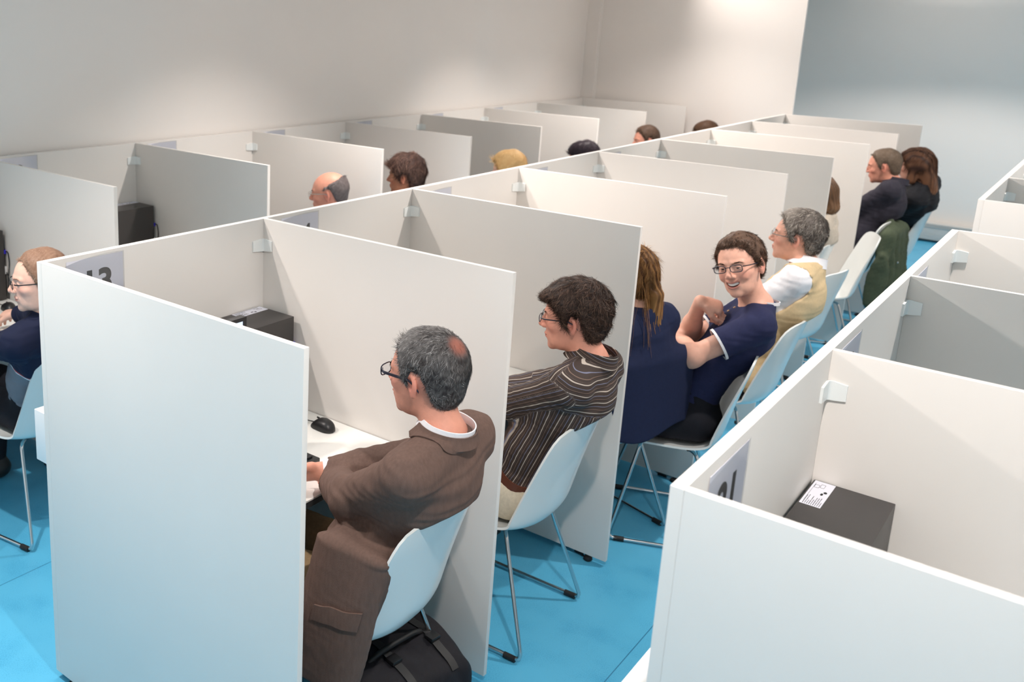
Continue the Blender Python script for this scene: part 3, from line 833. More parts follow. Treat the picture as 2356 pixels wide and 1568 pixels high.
def person(st):
    S = st.get('size', 1.0); near = st.get('near', 0)
    loc = st['at']; rz = st['rz']
    Rw = np.array(Matrix.Rotation(rz, 3, 'Z'))
    # world-space targets become person-local
    tl = lambda p: (np.array(p, float)-np.array([loc[0], loc[1], 0]))@Rw
    st = dict(st); st['hc'] = tl(st['head_at']); st['face'] = np.array(st['look'], float)@Rw
    for k in ('hdirL', 'hdirR', 'hupL', 'hupR'):
        if k+'_w' in st: st[k] = np.array(st[k+'_w'], float)@Rw
    if st.get('world_hands'):
        for n in 'LR': st['hand'+n] = (tl(st['hand'+n][0]), tl(st['hand'+n][1]))
    J = skeleton(st); o = thing('person', st['label'], 'person', (loc[0], loc[1], 0), rz)
    HM = J['HM'].astype(np.float32); hc = J['hc'].astype(np.float32)
    toh = lambda P: ((P-hc)@HM/S).astype(np.float32)
    sk = np.array(SKIN[st.get('skin', 'fair')]); fem = st.get('fem', 0); fat = st.get('fat', 1.0)
    def neckf(P, g=0.0):
        a = hc+HM@np.array([0, -.030, -.045], np.float32)*S; b = J['neck']+J['up']*-.02
        return cap(P, a, b, (.052 if not fem else .045)+g, (.060 if not fem else .050)+g)
    hands = {}
    for n in 'LR':
        w = J['wr'+n]; dd = st.get('hdir'+n); dd = nrm(w-J['el'+n]) if dd is None else nrm(dd)
        up = st.get('hup'+n, (0, .1, 1)); hands[n] = (w, dd, np.array(up, float), st.get('thumb'+n, 1 if n == 'L' else -1), st.get('curl'+n, (.35, .5, .4)))
    def body(P):
        P = P.astype(np.float32)
        d = smin(head_sdf(toh(P), st)*S, neckf(P), .022)
        # voice box and the two long neck muscles give the neck a shape
        d = smin(d, torso(P, J, 0, fat, fem), .03)
        for n in 'LR':
            a = smin(arm(P, J, n), hand(P, *hands[n]), .012)
            d = smin(d, a, .035); d = smin(d, leg(P, J, n), .03); d = np.minimum(d, foot(P, J, n))
        return seat_clear(P, d, .016)
    lo = np.array([-.42, -.46, 0]); hi = np.array([.42, .72, hc[2]+.20])
    pts = np.array([J[k] for k in J if isinstance(J[k], np.ndarray) and J[k].shape == (3,) and k[:2] in ('sh', 'el', 'wr', 'hi', 'kn', 'an', 'hc', 'ne')])
    lo = np.minimum(pts.min(0)-.24, [9, 9, -.02]); hi = pts.max(0)+.24; lo[2] = -.03
    hh, hf = ((.0075, .0024) if near >= 2 else (.010, .0038) if near == 1 else (.013, .007))
    hh *= QUICK; hf *= QUICK
    fi = [[(hc[i]-.135, hc[i]+.135)] for i in range(3)]
    for n in st.get('fine_hands', ''):
        c = J['wr'+n]+hands[n][1]*.06
        for i in range(3): fi[i].append((c[i]-.09, c[i]+.09))
    xs, ys, zs = [spaced(lo[i], hi[i], fi[i], hh, hf) for i in range(3)]
    V, F = net(body, xs, ys, zs)
    # skin tone: lips, flush, beard shade
    h = toh(V); hx = np.abs(h[:, 0]); col = np.tile(sk, (len(V), 1)).astype(np.float32)
    g = lambda c, r: np.exp(-(((h-np.array(c))/np.array(r))**2).sum(1))[:, None]
    ha = h.copy(); ha[:, 0] = hx
    ga = lambda c, r: np.exp(-(((ha-np.array(c))/np.array(r))**2).sum(1))[:, None]
    red = np.array(srgb(196, 96, 84)); lip = np.array(srgb(184, 92, 88))
    col = col*(1-.40*ga((.042, .07, -.018), (.024, .03, .02)))+red*.40*ga((.042, .07, -.018), (.024, .03, .02))
    a = ga((.082, -.01, .0), (.016, .03, .035))*.45; col = col*(1-a)+red*a
    a = g((0, .108, -.018), (.014, .014, .014))*.35; col = col*(1-a)+red*a
    zc = (h[:, 0]**2)*14*(1 if st.get('smile') else 0)
    hl = h.copy(); hl[:, 2] -= zc
    a = np.clip(np.exp(-(((hl-np.array((0, .09, -.053 if not st.get('smile') else -.055)))/np.array((.021 if not st.get('smile') else .026, .016, .0095 if not st.get('smile') else .0150)))**4).sum(1)), 0, 1)[:, None]*.75; col = col*(1-a)+lip*a
    if st.get('smile'):
        a = np.exp(-(((hl-np.array((0, .083, -.055)))/np.array((.026, .009, .0070)))**4).sum(1))[:, None]; col = col*(1-a)+np.array(srgb(90, 30, 32))*a
    if st.get('beard'):
        a = np.clip((-.028-h[:, 2])/.02, 0, 1)*np.clip((h[:, 1]+.0)/.03, 0, 1)*np.clip((.13+h[:, 2])/.02, 0, 1); a = (a*st['beard'])[:, None]
        col = col*(1-a)+np.array(srgb(120, 92, 84))*a
    if st.get('redspot'):
        a = g(st['redspot'], (.03, .03, .03))*.5; col = col*(1-a)+np.array(srgb(190, 110, 92))*a
    mesh_vf('body', V, F, M_skin, o, {'col': col})
    def W(p): return hc+(HM@np.asarray(p, float))*S
    # eyes
    if near >= 1:
        for c in EYE:
            ev = MB(); ev.ell((0, 0, 0), (.0124*S,)*3, None, 24, 16); e = ev.build('eye', M_eye, o)
            e.location = W(c+np.array([0, .0004, -.0002])); e.rotation_euler = Matrix(np.array(HM, float).tolist()).to_euler()
        # eyebrows
        bc = st.get('brow', st.get('hc0', (60, 45, 38))); r = np.random.default_rng(5)
        for s in (-1, 1):
            VV = []; FF = []
            for k in range(70):
                u = r.random(); x = s*(.013+.036*u); p = np.array([x, .094-.012*u-.35*max(0, u-.55)**1*.03, (.0285+.0055*math.sin(u*2.7)+r.normal()*.0012)])
                for _ in range(2):
                    q = np.array([p], np.float32); dv, gv = grad(lambda a: head_sdf(a, st), q); p = p-gv[0]*dv[0]
                nn = gv[0]; dr_ = nrm(np.array([s, -.25, .22-.5*u+r.normal()*.15])); e2 = p+dr_*.008+nn*.0012; sd = nrm(np.cross(dr_, nn))*.0005
                b = len(VV); VV += [W(p-sd), W(p+sd), W(e2+sd*.3), W(e2-sd*.3)]; FF.append((b, b+1, b+2, b+3))
            mesh_vf('eyebrow', np.array(VV), np.array(FF), M_hair, o, {'col': np.tile(np.array(srgb(*bc)), (len(VV), 1))})
    if st.get('smile'):
        t = MB(); G = np.zeros((16, 5, 3))
        for i in range(16):
            u = i/15*2-1
            for j in range(5): G[i, j] = W((u*.0245, .0880-.011*u*u, -.0475-.0095*j/4+(u*.0245)**2*14))
        t.sheet(G, .002*S); t.build('teeth', M_teeth, o)
    # hair
    if st.get('hair'):
        hf_ = lambda P: hair_sdf(P, st)
        ext = max(st.get('long', 0), st.get('tail', 0)); r_ = (.0028 if near >= 2 else .0042 if near == 1 else .007)*QUICK
        V, F = net(hf_, *[np.arange(a, b, r_, dtype=np.float32) for a, b in ((-.13, .13), (-.20, .13), (-.13-ext, .17))])
        c0, c1 = st['hc0'], st['hc1']; tone = np.clip(st.get('tone', .12)+.10*wob(V, 160, 4)+.08*wob(V, 40, 8), 0, 1)
        if ext: tone = np.clip(.45+.25*np.sin(V[:, 0]*260+3*np.sin(V[:, 2]*20))+.55*np.clip(-V[:, 2]/ext, 0, 1)-.2, 0, 1)
        cc = hair_cols(c0, c1, tone)
        if 'spot' in st:
            a = np.exp(-((np.linalg.norm(V-np.array(st['spot'][:3]), axis=1)/st['spot'][3])**4))[:, None]; cc = cc*(1-a)+np.array(srgb(158, 100, 86))*a
        if st.get('temple'):
            a = np.clip((V[:, 1]-.0)/.05, 0, 1)[:, None]*st['temple']; cc = cc*(1-a)+np.array(srgb(*c1))*a
        n = len(V); parts = [(V, F, cc)]
        if st.get('nstr'):
            V2, F2, tn = strands(st, hf_, int(st['nstr']/QUICK), st.get('slen', .028), st.get('sw', .0012), st.get('seed', 1))
            tn = tn**st.get('tpow', 1.0)
            if st.get('temple'): tn = np.clip(tn+st['temple']*.6*np.clip(V2[:, 1]/.05, 0, 1), 0, 1)
            parts.append((V2, F2, hair_cols(c0, c1, tn)))
        if st.get('wisps'):       # loose long hairs of a tail or mane
            r = np.random.default_rng(9); L = ext; VV = []; FF = []; TT = []
            for k in range(st['wisps']):
                x0 = r.normal()*.03; x1 = x0*1.6+r.normal()*.012; y1 = -.125+r.normal()*.016; ln = L*r.uniform(.75, 1.12)
                b = len(VV); tt_ = r.random()
                for q in range(9):
                    u = q/8; c = np.array([x0*(1-u)+x1*u+.006*math.sin(u*7+k), -.108+(y1+.108)*u+.004*math.sin(u*5+k*2), .04-(ln+.04)*u]); w = .0011*(1-.6*u)
                    VV += [c-[w, 0, 0], c+[w, 0, 0]]; TT += [tt_*.5+.5*u]*2
                for q in range(8): FF.append((b+2*q, b+2*q+1, b+2*q+3, b+2*q+2))
            parts.append((np.array(VV), np.array(FF), hair_cols(c0, c1, np.array(TT))))
        VV = []; FF = []; CC = []; m = 0
        for a, b, c in parts: VV.append(hc+(np.asarray(a)@HM.T)*S); FF.append(np.asarray(b)+m); CC.append(c); m += len(a)
        mesh_vf('hair', np.concatenate(VV), np.concatenate(FF), M_hair, o, {'col': np.concatenate(CC)})
    # glasses
    if st.get('glasses'):
        gw = st['glasses']; fr = MB(); rr = gw.get('r', .0016); mf = gw['mat']; hw, hh_ = gw.get('hw', .024), gw.get('hh', .0145)
        gl = MB()
        for s in (-1, 1):
            loop = []; inner = []
            for k in range(33):
                a = 2*math.pi*k/32; cx = np.sign(math.cos(a))*abs(math.cos(a))**.55*hw; cz = np.sign(math.sin(a))*abs(math.sin(a))**.6*hh_
                x = s*.033+cx; loop.append(W((x, .106-.10*abs(x)**1.6*2.2, .0125+cz)))
            fr.tube(loop, rr, 8, cap=False)
            c = np.mean(loop[:-1], 0); b0 = len(loop)-1
            V_ = np.array([c]+loop[:-1]); F_ = [(0, 1+k, 1+(k+1) % b0) for k in range(b0)]; gl.add(V_, F_)
        fr.tube([W((-.010, .1045, .017)), W((0, .1075, .019)), W((.010, .1045, .017))], rr, 8)
        tb = gw.get('bar', .004)
        for s in (-1, 1):
            tp = [(s*.0565, .0985, .019), (s*.066, .094, .019), (s*.075, .080, .0185), (s*.0790, .04, .0170), (s*.0835, .0, .0165), (s*.083, -.018, .006), (s*.079, -.030, -.012)]
            G = np.array([[W((x, y, z+hh2)) for hh2 in np.linspace(-tb/2, tb/2, 3)*(1 if i < 4 else .7)] for i, (x, y, z) in enumerate(tp)])
            fr.sheet(G, .0026*S)
        f_ = fr.build('glasses', mf, o); gl.build('lens', M_lens, f_, smooth=False)
    return o, st, J, dict(body=body, W=W, neckf=neckf, hands=hands, fat=fat, fem=fem, near=near, hc=hc, HM=HM, S=S)
def garment(o, J, K, name, m, g=.012, sleeve='long', cut=.0, bottom=-.12, flare=0, fold=.004, sg=None, neck_drop=.0, attrs=False, extra=None, sgap=0, lower=None, fg=None, neckr=.062, open_f=0.0, press=True):
    """upper garment grown over the torso and arms; sleeve = long / short / none"""
    near = K['near']; fat, fem = K['fat'], K['fem']; sg = g*.75 if sg is None else sg
    up, fwd, ne, hip = J['up'], J['fw'], J['neck'], J['hip']; SH = .55
    def f(P):
        P = P.astype(np.float32)
        w = fold*wob(P, 22, 3)*.7+fold*.5*wob(P*np.array([1, 1, 2.2], np.float32), 30, 6)
        d = torso(P, J, g, fat, fem)
        if flare: d = smin(d, cap(P, hip+up*.10, hip-up*.06, .13+g, .13+g+flare, J['rt'], 1.35), .05)
        for n in 'LR':
            if sleeve == 'long':
                a = arm(P, J, n, sg, 1.0, fold)
                v = nrm(J['wr'+n]-J['el'+n]); a = smax(a, (P-(J['wr'+n]-v*sgap))@v, .004)
                d = smin(d, a, .045)
            elif sleeve == 'short':
                v = nrm(J['el'+n]-J['sh'+n]); a = cap(P, J['sh'+n], J['el'+n], .054+sg, .056+sg)+0
                a = smax(a, (P-(J['sh'+n]+v*.17))@v, .003); d = smin(d, a, .03)
            elif sleeve == 'none':
                v = nrm(J['el'+n]-J['sh'+n]); o_ = J['rt']*(-1 if n == 'L' else 1)
                d = smax(d, -cap(P, J['sh'+n]+v*.01+o_*.012-up*.01, J['el'+n]+v*.2+o_*.05, .082, .10), .01)
        if extra is not None: d = extra(P, d)
        d = d+w*.8
        # neck opening: a plane tilted down to the front, plus room for the neck
        pn = nrm(up+fwd*(.28+open_f)); d = smax(d, (P-(ne+up*(.045-neck_drop)))@pn, .006)
        d = smax(d, (hip[2]+bottom-P[:, 2])+.006*np.sin(P[:, 0]*30), .006)
        d = seat_clear(P, d, .007) if press else d
        return lower(P, d) if lower is not None else d
    pts = np.array([J[k] for k in ('shL', 'shR', 'elL', 'elR', 'wrL', 'wrR', 'hip', 'neck')]); lo = pts.min(0)-.26; hi = pts.max(0)+.22; lo[2] = min(lo[2], hip[2]+bottom-.05)
    h = (.0052 if near >= 2 else .0075 if near == 1 else .013)*QUICK
    V, F = net(f, *[np.arange(lo[i], hi[i], h, dtype=np.float32) for i in range(3)])
    at = {}
    if attrs:
        best = np.full(len(V), 9.); s = np.zeros(len(V)); t_ = torso(V, J, g, fat, fem); rel = V-ne
        x = rel@J['rt']; z = rel@up; y = rel@fwd
        yoke = (z > -.115) & (y < .03)
        s = np.where(yoke, z, np.arctan2(x, -(y+.0)-.02*0+.0)*.15); best = t_-.004
        for n in 'LR':
            for a, b, k in (('sh', 'el', 0), ('el', 'wr', 1)):
                A, B = J[a+n], J[b+n]; v = nrm(B-A); q = cap(V, A, B, .05-.008*k+sg, .041-.012*k+sg)
                e1 = nrm(np.cross(v, J['up']+.3*fwd)); e2 = np.cross(v, e1); r_ = V-A
                ang = np.arctan2(r_@e2, r_@e1)*.052; m_ = q < best; s = np.where(m_, ang, s); best = np.where(m_, q, best)
        at['stripe'] = s.astype(np.float32); at['band'] = np.where(best >= t_-.0041, z, .5).astype(np.float32)
    ob = mesh_vf(name, V, F, m, o, at)
    return ob, f
def trousers(o, J, K, m, g=.012, top=.10):
    def f(P):
        P = P.astype(np.float32); d = ell(P, J['hip']+np.array([0, 0, -.005]), np.array([.165, .125, .105])*K['fat']**.5+g, J['TM'])
        d = smin(d, ell(P, J['belly'], np.array([.138*K['fat'], .108*K['fat'], .13])+g*.7, J['TM']), .05)
        for n in 'LR': d = smin(d, leg(P, J, n, g), .03)
        d = seat_clear(P, d, .010)+.002*wob(P, 26, 11); d = smax(d, (P-(J['hip']+J['up']*top))@J['up'], .005)
        return smax(d, .075-P[:, 2], .006)
    pts = np.array([J[k] for k in ('hip', 'knL', 'knR', 'anL', 'anR')]); lo = pts.min(0)-.22; hi = pts.max(0)+.22; lo[2] = .03
    h = (.008 if K['near'] >= 1 else .014)*QUICK
    V, F = net(f, *[np.arange(lo[i], hi[i], h, dtype=np.float32) for i in range(3)])
    return mesh_vf('trousers', V, F, m, o)
def shoes(o, J, K, m):
    for n in 'LR':
        f = lambda P: foot(P.astype(np.float32), J, n, .008)
        a = J['an'+n]; h = (.006 if K['near'] >= 1 else .011)*QUICK
        V, F = net(f, *[np.arange(a[i]-(.22 if i < 2 else .12), a[i]+(.26 if i < 2 else .09), h, dtype=np.float32) for i in range(3)])
        V[:, 2] = np.maximum(V[:, 2], .001); mesh_vf('shoe', V, F, m, o)
def collar(o, J, K, name, m, r0=.062, h0=.052, h1=.004, flare=.018, gap=.5, thick=.0035, tilt=.28, back=.0, ry=1.08, f=None):
    """turned-down band round the neck, open over the throat by gap (radians each side)"""
    b = MB(); nu, nv = 44, 7; G = np.zeros((nu, nv, 3)); ne, up, rt, fw = J['neck'], J['up'], J['rt'], J['fw']
    ctr = ne+fw*.008
    for i in range(nu):
        th = (-math.pi+gap)+(2*math.pi-2*gap)*i/(nu-1)            # 0 = nape
        d = rt*math.sin(th)-fw*math.cos(th)
        for j in range(nv):
            v = j/(nv-1); rad = r0*(1+.10*max(0, min(1, (abs(th)-1.4)/1.0)))+flare*v**1.4; hgt = h0+(h1-h0)*v
            sl = -tilt*(-math.cos(th))*rad                       # lower at the throat
            G[i, j] = ctr+d*rad*(1+(ry-1)*math.cos(th)**2)+up*(hgt+sl+back*math.cos(th))-up*0
    if f is not None:
        for j in range(1, nv):
            q = G[:, j].astype(np.float32)
            for _ in range(5):
                d, g = grad(f, q, .004); w_ = d-(.003 if j == nv-1 else np.maximum(d, .004)); q = (q-g*np.clip(w_, -.02, .02)[:, None]).astype(np.float32)
            G[:, j] = q
    b.sheet(G, thick); return b.build(name, m, o)
def drape(o, f, corners, nu, nv, off, thick, name, m, parent=None, bow=0):
    """patch between four corners laid onto the garment surface f"""
    c = [np.array(q, float) for q in corners]; P = np.zeros((nu, nv, 3))
    for i in range(nu):
        for j in range(nv):
            u, v = i/(nu-1), j/(nv-1); P[i, j] = (c[0]*(1-u)+c[1]*u)*(1-v)+(c[3]*(1-u)+c[2]*u)*v
    q = P.reshape(-1, 3).astype(np.float32)
    for _ in range(8):
        d, g = grad(f, q, .004); q = (q-g*np.clip(d-off, -.03, .03)[:, None]).astype(np.float32)
    b = MB(); b.sheet(q.reshape(nu, nv, 3), thick); return b.build(name, m, o if parent is None else parent)
def eye_mat():
    m = bpy.data.materials.new('eye'); m.use_nodes = True; N, L = nt(m); b = N['Principled BSDF']
    tc = N.new('ShaderNodeTexCoord'); vm = N.new('ShaderNodeVectorMath'); vm.operation = 'NORMALIZE'; L.new(tc.outputs['Object'], vm.inputs[0])
    sp = N.new('ShaderNodeSeparateXYZ'); L.new(vm.outputs[0], sp.inputs[0])
    cr = N.new('ShaderNodeValToRGB'); e = cr.color_ramp.elements; cr.color_ramp.interpolation = 'LINEAR'
    e[0].position = .85; e[0].color = (*srgb(225, 215, 210), 1); e[1].position = .87; e[1].color = (*srgb(70, 50, 38), 1)
    x = e.new(.965); x.color = (*srgb(60, 42, 32), 1); x = e.new(.975); x.color = (.005, .005, .005, 1)
    L.new(sp.outputs['Y'], cr.inputs[0]); L.new(cr.outputs[0], b.inputs['Base Color']); b.inputs['Roughness'].default_value = .08
    return m
M_eye = eye_mat(); M_teeth = mat('teeth', srgb(246, 242, 234), .25)
def cloth(name, c, rough=.85, var=.08, vs=90, bump=.5, bs=700, **k): return mat(name, srgb(*c), rough, var=var, vscale=vs, bump=bump, bscale=bs, spec=.2, **k)
def stripe_mat(name, base, s1, s2, period, w1):
    m = bpy.data.materials.new(name); m.use_nodes = True; N, L = nt(m); b = N['Principled BSDF']; b.inputs['Roughness'].default_value = .75
    a = N.new('ShaderNodeAttribute'); a.attribute_name = 'stripe'
    def line(off, per, w):
        ad = N.new('ShaderNodeMath'); ad.operation = 'ADD'; ad.inputs[1].default_value = off+10*per; L.new(a.outputs['Fac'], ad.inputs[0])
        mo = N.new('ShaderNodeMath'); mo.operation = 'MODULO'; mo.inputs[1].default_value = per; L.new(ad.outputs[0], mo.inputs[0])
        lt = N.new('ShaderNodeMath'); lt.operation = 'LESS_THAN'; lt.inputs[1].default_value = w; L.new(mo.outputs[0], lt.inputs[0]); return lt
    cur = None
    for (off, per, w, c) in ((0, period, w1, s1), (period*.33, period, w1*.55, s2), (period*.62, period, w1*.5, (118, 98, 88)), (period*.82, period, w1*.4, (84, 72, 68))):
        mx = N.new('ShaderNodeMix'); mx.data_type = 'RGBA'; mx.inputs['B'].default_value = (*srgb(*c), 1)
        if cur is None: mx.inputs['A'].default_value = (*srgb(*base), 1)
        else: L.new(cur.outputs['Result'], mx.inputs['A'])
        L.new(line(off, per, w).outputs[0], mx.inputs['Factor']); cur = mx
    L.new(cur.outputs['Result'], b.inputs['Base Color']); b.inputs['Specular IOR Level'].default_value = .25
    return m
import time as _time
_T0 = _time.time()
M_frame_navy = mat('dark_navy_frame', srgb(26, 28, 44), .3)
M_frame_black = mat('black_frame', srgb(16, 16, 20), .3)
M_frame_metal = mat('thin_metal_frame', (.45, .43, .40), .25, metal=1)
M_jacket = cloth('brown_wool', (104, 84, 76), .9, .10, 120, .6, 900, stretch=(1, 1, .25))
M_white_cloth = cloth('white_cotton', (236, 236, 240), .8, .02)
M_khaki = cloth('khaki_twill', (176, 148, 112), .85)
M_stripe = stripe_mat('striped_brown_shirt', (60, 50, 46), (176, 166, 156), (112, 116, 138), .034, .0028)
M_cream = cloth('cream_trousers', (205, 196, 176))
M_navy = cloth('navy_jersey', (42, 46, 78), .85, .06)
M_navyknit = cloth('dark_navy_knit', (30, 38, 66), .9, .07)
M_dark = cloth('dark_trousers', (30, 31, 38))
M_vest = cloth('beige_vest_canvas', (214, 190, 150), .85, .05)
M_vestin = cloth('brown_vest_lower', (150, 126, 96))
M_beige = cloth('beige_cardigan', (198, 188, 174))
M_char = cloth('charcoal_shirt', (50, 48, 58), .8)
M_blk = cloth('black_jacket', (30, 31, 36), .7)
M_green = cloth('olive_green_canvas', (78, 88, 70), .8, .1)
M_polo = cloth('dark_navy_polo', (26, 32, 56), .85)
M_polog = cloth('grey_polo_panel', (120, 124, 134), .75)
M_red = cloth('red_piping', (200, 50, 48)); M_whitep = cloth('white_piping', (232, 232, 236))
def band_mat():
    m = bpy.data.materials.new('navy_grey_polo'); m.use_nodes = True; N, L = nt(m); b = N['Principled BSDF']; b.inputs['Roughness'].default_value = .8; b.inputs['Specular IOR Level'].default_value = .2
    a = N.new('ShaderNodeAttribute'); a.attribute_name = 'band'; cr = N.new('ShaderNodeValToRGB'); cr.color_ramp.interpolation = 'CONSTANT'
    ad = N.new('ShaderNodeMath'); ad.operation = 'ADD'; ad.inputs[1].default_value = .5; L.new(a.outputs['Fac'], ad.inputs[0]); L.new(ad.outputs[0], cr.inputs[0])
    e = cr.color_ramp.elements; e[0].position = 0; e[0].color = (*srgb(118, 122, 132), 1); e[1].position = .270; e[1].color = (*srgb(232, 232, 236), 1)
    for p_, c_ in ((.279, (196, 46, 44)), (.287, (60, 62, 74)), (.292, (26, 32, 56))):
        x = e.new(p_); x.color = (*srgb(*c_), 1)
    L.new(cr.outputs[0], b.inputs['Base Color']); return m
M_polo2 = band_mat()
M_shoe = mat('dark_leather', srgb(30, 26, 26), .45)
M_belt = mat('brown_leather_belt', srgb(96, 52, 36), .5)
M_button = mat('wooden_button', srgb(196, 160, 120), .5)
LAP = dict(handL=((-.10, .26, .64), (-.40, .05, .55)), handR=((.10, .26, .64), (.40, .05, .55)), hupL=(0, 0, 1), hupR=(0, 0, 1))
CROSS = dict(handL=((.05, .17, .775), (-.75, .02, .42)), handR=((.0, .17, .82), (.6, .0, .60)), hupL=(-.2, .8, .5), hupR=(.2, .9, .4), curlL=(.3, .5, .4), curlR=(.4, .6, .4))
R90 = math.radians(90)

# --- man in brown jacket
o, st, J, K = person(dict(LAP, **CROSS) | dict(
    label='man with grey hair, glasses and brown jacket, arms folded, seated nearest', at=(.87, .50), rz=R90+.035, near=2,
    head_at=(1.075, .495, 1.232), look=(-1, -.02, -.06), skin='ruddy', beard=.12, hair='short', thick=.0085, lump=.0015, hc0=(40, 36, 36), hc1=(170, 167, 165), tpow=2.4, temple=.35,
    nstr=15000, slen=.022, sw=.00105, mess=.30, lift=.18, spot=(.0, -.090, .096, .027), crown=(0, -.088, .098), brow=(70, 60, 56), seed=1,
    glasses=dict(mat=M_frame_navy, r=.0017, bar=.0075), slouch=(0, .03, 0), shw=.168, drop=.06, fat=1.06, size=1.055, neck_off=(0, -.012, -.020)))
def skirt(P, d):
    # the unbuttoned jacket hangs down over the side of the seat
    q = cap(P, J['hip']+np.array([-.135, -.03, .16]), J['hip']+np.array([-.205, .06, -.17]), .055, .040, (0, 1, 0), 2.7)
    q = smin(q, cap(P, J['hip']+np.array([.135, -.03, .14]), J['hip']+np.array([.19, .05, -.10]), .055, .035, (0, 1, 0), 2.6), .04)
    return smin(d, q, .06)
def drape_side(P, d):
    # ... and its near side falls outside the shell
    q = cap(P, (-.212, -.105, .755), (-.247, -.065, .34), .030, .030, (0, 1, 0), 4.0)
    q = q+.004*np.sin(P[:, 1]*38+P[:, 2]*9)
    return smax(smin(d, q, .055), .33-P[:, 2], .006)
jk, fj = garment(o, J, K, 'jacket', M_jacket, g=.016, sg=.014, flare=.02, fold=.0045, bottom=-.26, extra=skirt, neck_drop=.012, sgap=.03, lower=drape_side)
collar(o, J, K, 'shirt_collar', M_white_cloth, r0=.063, h0=.058, h1=.026, flare=.007, gap=.35)
cj = collar(o, J, K, 'jacket_collar', M_jacket, r0=.070, h0=.046, h1=.006, flare=.020, gap=.75, thick=.004, f=fj)
q = J['hip']
drape(o, fj, [np.array([-.30, -.205, .618]), np.array([-.30, -.035, .585]), np.array([-.31, -.020, .535]), np.array([-.31, -.195, .560])], 22, 8, .0035, .006, 'pocket_flap', M_jacket)
for n in 'LR':
    v = nrm(J['wr'+n]-J['el'+n]); w_ = J['wr'+n]
    MB().tube([w_-v*.034, w_-v*.012], [.035, .034], 20).build('shirt_cuff', M_white_cloth, o)
trousers(o, J, K, M_khaki); shoes(o, J, K, M_shoe)

# --- man in striped shirt
o, st, J, K = person(dict(LAP, **CROSS) | dict(
    label='dark haired man with glasses and brown striped shirt, arms folded', at=(.88, 1.345), rz=R90+.035, near=2,
    head_at=(1.085, 1.355, 1.20), look=(-.965, -.27, -.10), skin='ruddy', hair='full', thick=.019, lump=.0035, lumps=60, hc0=(34, 25, 22), hc1=(118, 92, 78), tpow=2.0,
    nstr=11000, slen=.034, sw=.0015, mess=.45, lift=.22, fringe=1, brow=(50, 38, 32), seed=2, glasses=dict(mat=M_frame_navy, r=.0014, tr=.0016, hh=.012, bar=.004), slouch=(0, .03, 0), shw=.166, neck_off=(0, -.012, -.015)))
sh, fs = garment(o, J, K, 'striped_shirt', M_stripe, g=.014, sg=.012, fold=.0040, bottom=-.10, attrs=True, neck_drop=.006, sgap=.02)
c = collar(o, J, K, 'shirt_collar', M_stripe, r0=.064, h0=.060, h1=.012, flare=.016, gap=.40)
at = c.data.attributes.new('stripe', 'FLOAT', 'POINT'); at.data.foreach_set('value', np.array([(np.array(v.co)-J['neck'])@J['up'] for v in c.data.vertices], np.float32))
trousers(o, J, K, M_cream, top=.06); shoes(o, J, K, M_shoe)
b = MB(); G = np.zeros((40, 3, 3))
for i in range(40):
    a = 2*math.pi*i/40
    for j in range(3): G[i, j] = J['hip']+J['rt']*.160*math.cos(a)+J['fw']*(.120*math.sin(a) if math.sin(a) > 0 else .085*math.sin(a))+J['up']*(.045+.016*j)
b.sheet(G, .004, closed_u=True); b.build('belt', M_belt, o)
w_ = J['wrR']; v = nrm(J['wrR']-J['elR']); MB().tube([w_-v*.012, w_+v*.006], [.031, .030], 20).build('wristwatch', M_chrome, o)

# --- woman with long brown hair in navy
o, st, J, K = person(dict(LAP) | dict(
    label='woman with long brown ponytail in dark navy, half hidden by grey divider', at=(.84, 2.20), rz=R90-.30, near=1, fem=1,
    head_at=(.945, 2.125, 1.165), look=(-.97, .10, -.1), skin='pale', hair='full', thick=.016, hc0=(70, 46, 30), hc1=(168, 124, 76), nstr=5000, slen=.045, sw=.0016, mess=.15, lift=.05,
    tail=.30, wisps=260, brow=(80, 60, 50), slouch=(0, .03, 0), shw=.148))
def over_chair(P, d):      # the long cardigan hangs outside the chair back
    q = cap(P, (-.01, -.275, .855), (-.01, -.29, .50), .056, .050, (1, 0, 0), 4.5)
    d = smin(d, q, .05); return smax(d, (.555+.02*np.sin(P[:, 0]*14)-P[:, 2]), .006)
garment(o, J, K, 'navy_cardigan', M_navyknit, g=.018, sg=.014, fold=.004, bottom=-.10, neck_drop=0.0, lower=over_chair, press=False)
trousers(o, J, K, M_dark); shoes(o, J, K, M_shoe)

# --- smiling young man
o, st, J, K = person(dict(
    label='smiling young man with glasses and navy tee, turned towards the camera, hand at throat', at=(1.09, 2.42), rz=math.radians(114), near=2, world_hands=1,
    head_at=(1.268, 2.515, 1.205), look=(-.12, -.985, -.02), roll=-.30, skin='fair', smile=1, hair='short', tone=.35, size=1.06, thick=.0125, lump=.003, hc0=(52, 38, 31), hc1=(134, 106, 88), tpow=1.2,
    nstr=9000, slen=.026, sw=.0016, mess=.18, lift=.0, comb=(-.5, .5, 0), brow=(70, 52, 42), seed=4, glasses=dict(mat=M_frame_navy, r=.0019, tr=.0020, hh=.0135),
    handR=((1.145, 2.44, 1.045), (.95, 2.50, .70)), handL=((1.03, 2.50, .86), (1.20, 2.00, .75)), slouch=(0, .04, 0),
    hdirR_w=(.80, .45, -.22), hupR_w=(-.35, -.55, .75), curlR=(.9, 1.1, .7), thumbR=1, hdirL=(0, .8, .1), hupL=(0, 0, 1), fine_hands='R', neck_off=(0, -.03, -.034), shw=.155))
pipe = M_whitep
tee, ft = garment(o, J, K, 'navy_tee_shirt', M_navy, g=.010, sg=.010, sleeve='short', fold=.0035, bottom=-.12, neck_drop=.012, open_f=.15)
